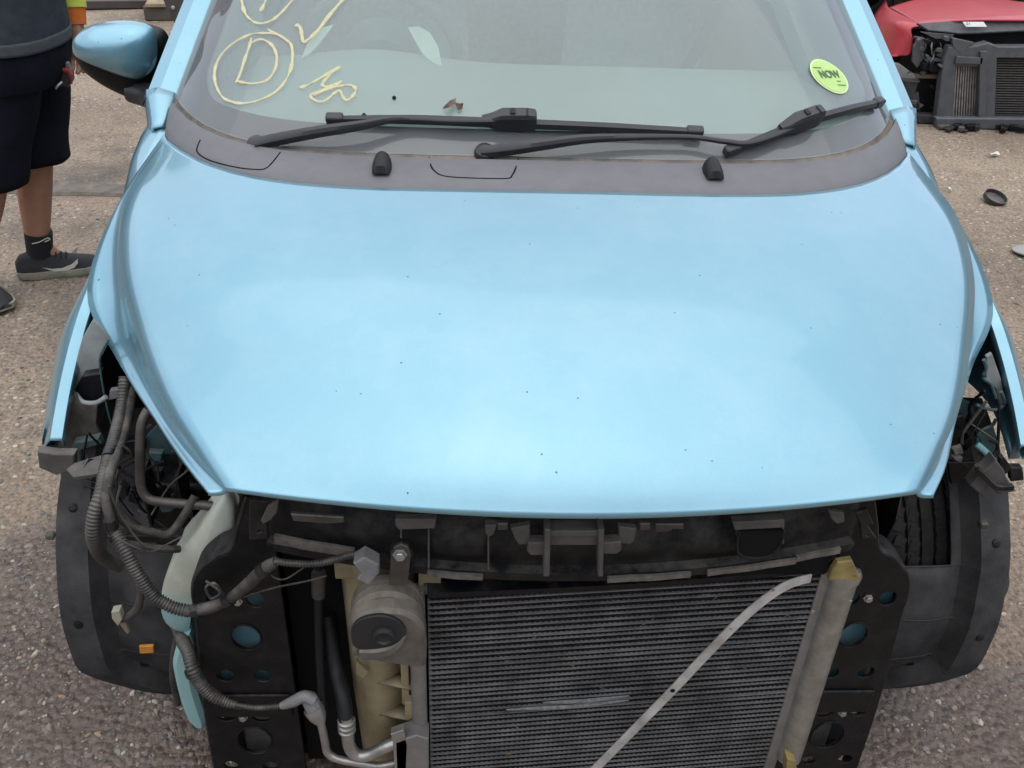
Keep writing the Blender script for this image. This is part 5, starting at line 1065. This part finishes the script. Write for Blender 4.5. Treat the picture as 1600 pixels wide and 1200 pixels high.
# dead leaf caught on the windscreen
LEAF = mat('dry_leaf', (.20, .11, .075), .8, c2=(.07, .04, .03), nscale=90)
lf = root('dead_leaf', tuple(glass(708, 166, 0)), 'curled brown dead leaf stuck on the windscreen above the wiper', 'leaf')
for pts, hgt in (([(692, 172), (694, 166), (702, 158), (710, 156), (710, 163), (702, 168)], .012), ([(710, 162), (718, 164), (724, 161), (722, 172), (716, 172)], .008)):
    P = [glass(a, b, .003+hgt*(i % 3)/2) for i, (a, b) in enumerate(pts)]; c_ = sum(P, Vector())/len(P)+GN*.006; v = P+[c_]; MB_ = MB(); MB_.v = v; MB_.f = [(i, (i+1) % len(P), len(P)) for i in range(len(P))]; MB_.build('blade', LEAF, lf, smooth=False, solid=.0006)
tube('stalk', [glass(711, 162, .006), glass(712, 153, .008)], .0008, LEAF, lf, seg=5)
for q in ((616, 154), (569, 181)):
    p = glass(*q, .002); o = lathe('dirt_speck', [(.0035, -.002), (.0042, .001), (.002, .004)], AX(p, GN), RUB, None, seg=6); o.location = (0, 0, 0); tag(o, 'tiny black crumb of dirt on the windscreen '+('above the long wiper' if q[0] > 600 else 'by the tip of the long wiper'), 'dirt')

# ================================================================== pallet, plank and plate at the far left
WOOD = mat('weathered_pallet_wood', (.36, .27, .17), .85, c2=(.20, .145, .09), nscale=14, bump=.4, bscale=60)
p0 = at(226, 33, Z=0); pal = root('wooden_pallet', (p0.x, p0.y, 0), 'weathered wooden pallet lying beyond the door mirror', 'pallet', rz=R(8), local=True)
for i in range(3): box('stringer', (0, .02+.45*i, 0), (1.1, .09+.45*i, .085), mat('dark_stringer', (.10, .085, .07), .9) if i == 0 else WOOD, pal, bevel=.003)
for i in range(6): box('plank', (.02+.185*i, 0, .087), (.15+.185*i, 1.0, .108), WOOD, pal, bevel=.002)
p0 = at(130, 12, Z=0); pk = root('wooden_board', (p0.x, p0.y, 0), 'wide weathered board lying on the concrete behind the person', 'board', rz=R(10), local=True)
box('board', (0, 0, .0), (.42, .9, .035), mat('board_wood', (.34, .27, .19), .85, c2=(.25, .19, .13), nscale=6, bump=.3), pk, bevel=.004); box('dark_rail', (-.02, -.04, 0), (.44, -.002, .05), mat('board_rail', (.07, .055, .05), .8), pk, bevel=.003)
p0 = at(268, 40, Z=0); mp_ = root('steel_plate', (p0.x+.05, p0.y-.25, 0), 'dark steel plate with a bolt hole standing behind the blue pillar', 'metal plate')
pp('plate', [(254, -6), (262, 12), (276, 38), (330, 45), (330, -20), (250, -20)], p0.y-.25, .02, mat('dull_steel', (.085, .075, .07), .6, .3, c2=(.06, .053, .05), nscale=20), mp_, bev=.003); lathe('bolt', [(.012, 0), (.012, .01), (.005, .012)], AX(at(271, 12, Y=p0.y-.262), (0, -1, .2)), ALU, mp_, seg=10)

# ================================================================== person at the left
per = root('person', (-1.62, 3.03, 0), 'person in charcoal jacket, navy shorts and black trainers standing at left', 'person')
SKIN = mat('skin', (.42, .22, .145), .6, c2=(.33, .165, .105), nscale=14, bump=.15, bscale=120)
NAVY = mat('navy_cloth', (.011, .012, .021), .95, c2=(.006, .0065, .011), nscale=14, bump=.3, bscale=350, spec=.15); CHAR = mat('charcoal_fleece', (.060, .068, .080), .95, c2=(.042, .048, .058), nscale=26, bump=.5, bscale=420, spec=.15)
HIVY = mat('hi_vis_yellow', (.62, .66, .10), .85, c2=(.50, .55, .08), nscale=40); HIVO = mat('hi_vis_orange', (.80, .19, .03), .85, nscale=40); SHOE = mat('black_mesh_shoe', (.032, .030, .034), .8, c2=(.018, .017, .02), nscale=120, bump=.4, bscale=500); SOLE = mat('grubby_pale_sole', (.33, .31, .25), .8, c2=(.20, .185, .15), nscale=30); SOCK = mat('black_sock', (.018, .018, .022), .95, bump=.3, bscale=500); HAIR = mat('dark_hair', (.03, .022, .016), .7); LOGO = mat('pale_logo', (.62, .60, .52), .6)
def skin_body():
    V = []; E_ = []; Rr = []
    def add(p, r, par=None):
        V.append(Vector(p)); Rr.append(r if isinstance(r, tuple) else (r, r))
        if par is not None: E_.append((par, len(V)-1))
        return len(V)-1
    pel = add((-1.50, 3.03, .90), .12); sp1 = add((-1.485, 3.03, 1.05), .115, pel); ch = add((-1.46, 3.03, 1.28), .13, sp1); nk0 = add((-1.44, 3.03, 1.42), .07, ch); nk = add((-1.42, 3.03, 1.49), .055, nk0)
    h1 = add((-1.405, 3.03, 1.56), .072, nk); h2 = add((-1.395, 3.03, 1.63), .088, h1); h3 = add((-1.40, 3.03, 1.70), .075, h2)
    add((-1.30, 3.03, 1.605), .012, h2)                      # nose
    # legs
    hl = add((-1.505, 3.115, .86), .088, pel); kl0 = add((-1.53, 3.112, .66), .075, hl); kl = add((-1.562, 3.108, .47), .057, kl0); cl = add((-1.602, 3.112, .33), .062, kl); al = add((-1.645, 3.12, .11), .041, cl); add((-1.585, 3.14, .045), .02, al)
    hr = add((-1.515, 2.945, .86), .088, pel); kr0 = add((-1.56, 2.945, .66), .075, hr); kr = add((-1.64, 2.945, .46), .057, kr0); cr2 = add((-1.705, 2.95, .32), .062, kr); ar = add((-1.795, 2.96, .11), .041, cr2); add((-1.75, 2.915, .045), .02, ar)
    # arms
    for sy, elb, wr in ((1, (-1.41, 3.27, 1.08), (-1.388, 3.20, .838)), (-1, (-1.50, 2.78, 1.14), (-1.30, 2.86, 1.22))):
        sh = add((-1.445, 3.03+sy*.18, 1.38), .055, nk0); el = add(elb, .042, sh); wv = add(wr, .027, el); d = (Vector(wr)-Vector(elb)).normalized()
        side = d.cross(Vector((1, 0, 0))).normalized(); fw = side.cross(d).normalized()
        pa = add(Vector(wr)+d*.05, (.030, .018), wv); pb = add(Vector(wr)+d*.085, (.032, .016), pa)
        for k, (o_, ln) in enumerate(((-.027, .055), (-.009, .068), (.009, .063), (.027, .048))):
            b = Vector(wr)+d*.095+fw*o_; f1 = add(b, .0088, pb); f2 = add(b+d*ln*.5+side*.012, .0085, f1); add(b+d*ln*.7+side*.035, .0075, f2)
        t1 = add(Vector(wr)+d*.045+fw*.036+side*.01, .011, pa); t2 = add(Vector(wr)+d*.075+fw*.048+side*.022, .0095, t1); add(Vector(wr)+d*.095+fw*.044+side*.036, .008, t2)
    me = bpy.data.meshes.new('body'); me.from_pydata([tuple(v) for v in V], E_, []); o = link('body', me, SKIN, per, smooth=False)
    m = o.modifiers.new('skin', 'SKIN'); m.use_smooth_shade = True
    if not me.skin_vertices: me.skin_vertices.new() if hasattr(me.skin_vertices, 'new') else None
    for i, r in enumerate(Rr): me.skin_vertices[0].data[i].radius = r
    me.skin_vertices[0].data[0].use_root = True
    s = o.modifiers.new('sub', 'SUBSURF'); s.levels = s.render_levels = 2
    return o
body = skin_body()
def loft(name, rings, m, parent, n=28, fold=0, seed=0, cap=False, solid=.004, sub=4):
    """rings: (centre, rx, ry[, tilt])"""
    cs = cr([r[0] for r in rings], sub); rx = cr([(r[1], r[2], 0) for r in rings], sub); rows = []
    for i, (c, q) in enumerate(zip(cs, rx)):
        row = []
        for k in range(n):
            a = 2*math.pi*k/n; f = 1+fold*mnoise.noise((math.cos(a)*1.7+seed, math.sin(a)*1.7, c.z*7))
            row.append(c+Vector((q.x*math.cos(a)*f, q.y*math.sin(a)*f, 0)))
        rows.append(row)
    mb = MB().grid(rows, closed=True)
    if cap: mb.cap(rows[-1]); mb.cap(rows[0], True)
    return mb.build(name, m, parent, solid=solid, angle=60)
V3 = Vector
sh = loft('shorts', [(V3((-1.50, 3.03, 1.02)), .125, .165), (V3((-1.50, 3.03, .90)), .135, .185), (V3((-1.51, 3.03, .78)), .135, .19), (V3((-1.53, 3.03, .72)), .13, .185)], NAVY, per, fold=.06, seed=3)
loft('shorts_leg', [(V3((-1.51, 3.10, .84)), .125, .105), (V3((-1.525, 3.105, .70)), .112, .10), (V3((-1.545, 3.108, .55)), .098, .095), (V3((-1.558, 3.11, .435)), .090, .092)], NAVY, sh, fold=.15, seed=1)
loft('shorts_leg', [(V3((-1.52, 2.955, .84)), .125, .105), (V3((-1.555, 2.95, .70)), .115, .10), (V3((-1.60, 2.945, .55)), .103, .098), (V3((-1.645, 2.945, .415)), .098, .096)], NAVY, sh, fold=.15, seed=2)
jk = loft('jacket', [(V3((-1.495, 3.03, .842)), .135, .195), (V3((-1.495, 3.03, .87)), .138, .20), (V3((-1.49, 3.03, 1.0)), .145, .205), (V3((-1.475, 3.03, 1.2)), .155, .225), (V3((-1.46, 3.03, 1.36)), .135, .21), (V3((-1.445, 3.03, 1.43)), .085, .12), (V3((-1.43, 3.03, 1.48)), .062, .065)], CHAR, per, fold=.05, seed=5)
loft('hem_band', [(V3((-1.495, 3.03, .836)), .139, .199), (V3((-1.495, 3.03, .872)), .142, .203)], mat('charcoal_band', (.085, .09, .10), .9, nscale=40, bump=.4, bscale=400), jk, fold=.03, seed=5)
for sy, el, wr in ((1, V3((-1.41, 3.27, 1.08)), V3((-1.386, 3.203, .842))), (-1, V3((-1.50, 2.78, 1.14)), V3((-1.31, 2.855, 1.215)))):
    s0 = V3((-1.445, 3.03+sy*.17, 1.39)); sl = tube('sleeve', [s0, s0.lerp(el, .55), el], [.075, .066, .058], CHAR, jk, seg=14, n=6); tube('forearm_sleeve', [el, el.lerp(wr, .80)], [.052, .043], HIVY, sl, seg=14, n=4); tube('cuff', [el.lerp(wr, .78), wr], [.040, .032], HIVO, sl, seg=14, n=4)
# hair and ears
mbh = MB(); rows = []
for i in range(9):
    th = i/8*R(105); rows.append([V3((-1.408, 3.03, 1.645))+V3((.098*math.sin(th)*math.cos(a)*(1 if math.cos(a) < .2 else .86), .088*math.sin(th)*math.sin(a), .108*math.cos(th)+(.02 if math.cos(a) > .5 else 0))) for a in [2*math.pi*k/20 for k in range(20)]])
mbh.grid(rows, closed=True).build('hair', HAIR, per)
for sy in (-1, 1): dome('ear', [V3((-1.405+.018*math.cos(a), 3.03+sy*.088, 1.61+.03*math.sin(a))) for a in [2*math.pi*k/12 for k in range(12)]], .012, SKIN, per, axis=V3((0, sy, 0)))
for sy in (-1, 1): lathe('eye', [(.009, 0), (.007, .004), (.003, .006)], AX(V3((-1.318, 3.03+sy*.032, 1.632)), (1, sy*.15, 0)), RUB, per, seg=10)
tube('mouth', [V3((-1.325, 3.03-.024, 1.562)), V3((-1.312, 3.03, 1.560)), V3((-1.325, 3.03+.024, 1.562))], .004, mat('lips', (.35, .13, .11), .6), per)
# shoes
def shoe(heel, direc, label=None, logo=False):
    d = V3((direc[0], direc[1], 0)).normalized(); s_ = V3((-d.y, d.x, 0)); L_ = .285
    def pt(t, w, z): return heel+d*(t*L_)+s_*w+V3((0, 0, z))
    st = [(0, .026, .062), (.06, .033, .085), (.2, .036, .098), (.34, .037, .096), (.48, .041, .080), (.62, .046, .066), (.78, .048, .056), (.9, .040, .047), (.98, .022, .036)]
    up = []; so_ = []
    for t, wd, h in st:
        up.append([pt(t, wd*math.cos(a)*1.02*(1 if math.sin(a) < .3 else .86), .022+(h-.022)*max(0, math.sin(a))**.75) for a in [math.pi*k/14 for k in range(15)]])
        lift = .018*max(0, (t-.75)/.25)**2+.010*max(0, (.1-t)/.1)
        so_.append([pt(t, x*(wd+.006), z) for x, z in ((-1, .028+lift*.4), (-1.04, .015+lift), (-.92, lift), (.92, lift), (1.04, .015+lift), (1, .028+lift*.4))])
    u = MB().grid(up); u.cap(up[0]); u.cap(up[-1], True); uo = u.build('shoe', SHOE, per, angle=60)
    so2 = MB().grid(so_, closed=True); so2.cap(so_[0], True); so2.cap(so_[-1]); so2.build('sole', SOLE, uo, angle=40)
    for k in range(5):
        t = .36+.055*k; h = _interp([.098, .096, .080, .066, .056], (t-.2)/.58)
        tube('lace', [pt(t, -.024, h-.010), pt(t+.01, 0, h+.003), pt(t, .024, h-.010)], .003, RUB, uo, seg=6)
    if logo:
        sw = [(.30, .046), (.40, .038), (.52, .038), (.64, .050), (.72, .068), (.71, .052), (.66, .036), (.55, .025), (.42, .028)]
        for sd_ in (-1, 1):
            P = []
            for t, z in sw:
                wd = _interp([.037, .041, .046, .048], (t-.34)/.44); k = max(0, 1-((z-.022)/.055)**2)**.5; P.append(pt(t, sd_*(wd*(.90+.12*k)+.0035), z))
            b_ = MB(); b_.cap(P if sd_ < 0 else P[::-1]); b_.build('logo_mark', LOGO, uo, smooth=False, solid=.001)
    return uo
shoe(V3((-1.722, 3.085, 0)), (.94, .32), logo=True); shoe(V3((-1.865, 3.02, 0)), (.72, -.69), logo=True)
for a, k in ((V3((-1.645, 3.12, .08)), V3((-1.63, 3.117, .165))), (V3((-1.797, 2.962, .08)), V3((-1.772, 2.957, .165)))):
    tube('sock', [a, k], [.043, .046], SOCK, per, seg=16, n=4)
tube('sock_logo', [at(50, 381, Y=3.071), at(62, 378, Y=3.071), at(74, 372, Y=3.075), at(78, 374, Y=3.077), at(70, 378, Y=3.073)], .0018, LOGO, per, seg=5)
# tools
dt = root('hand_tool', tuple(at(106, 66, Y=3.19)), 'dark hand tool held in front of the hip below the orange cuff', 'tool'); pp('tool_body', [(98, 58), (112, 54), (116, 66), (112, 80), (104, 80), (98, 70)], 3.185, .03, mat('tool_brown', (.09, .05, .04), .6), dt, bev=.004); tube('tool_handle', [at(104, 78, Y=3.19), at(108, 60, Y=3.195), at(116, 44, Y=3.2)], .011, RUB, dt, seg=8)
ct = root('pocket_tool', tuple(at(106, 118, Y=3.04)), 'red and black tool hanging from the shorts pocket', 'tool'); pp('tool_head', [(97, 108), (103, 106), (111, 114), (112, 124), (107, 132), (97, 130)], 3.03, .03, mat('tool_dark', (.03, .022, .024), .5), ct, bev=.004); pp('red_grip', [(98, 107), (108, 109), (113, 116), (112, 126), (108, 113), (100, 110)], 3.01, .012, mat('tool_red', (.30, .03, .035), .45), ct, bev=.002); pp('grey_strap', [(100, 96), (107, 98), (110, 108), (99, 105)], 3.03, .012, CONN, ct, bev=.002); tube('metal_ring', [at(97, 128, Y=3.0), at(90, 134, Y=2.99), at(87, 138, Y=2.99)], .004, ALU, ct, seg=6)
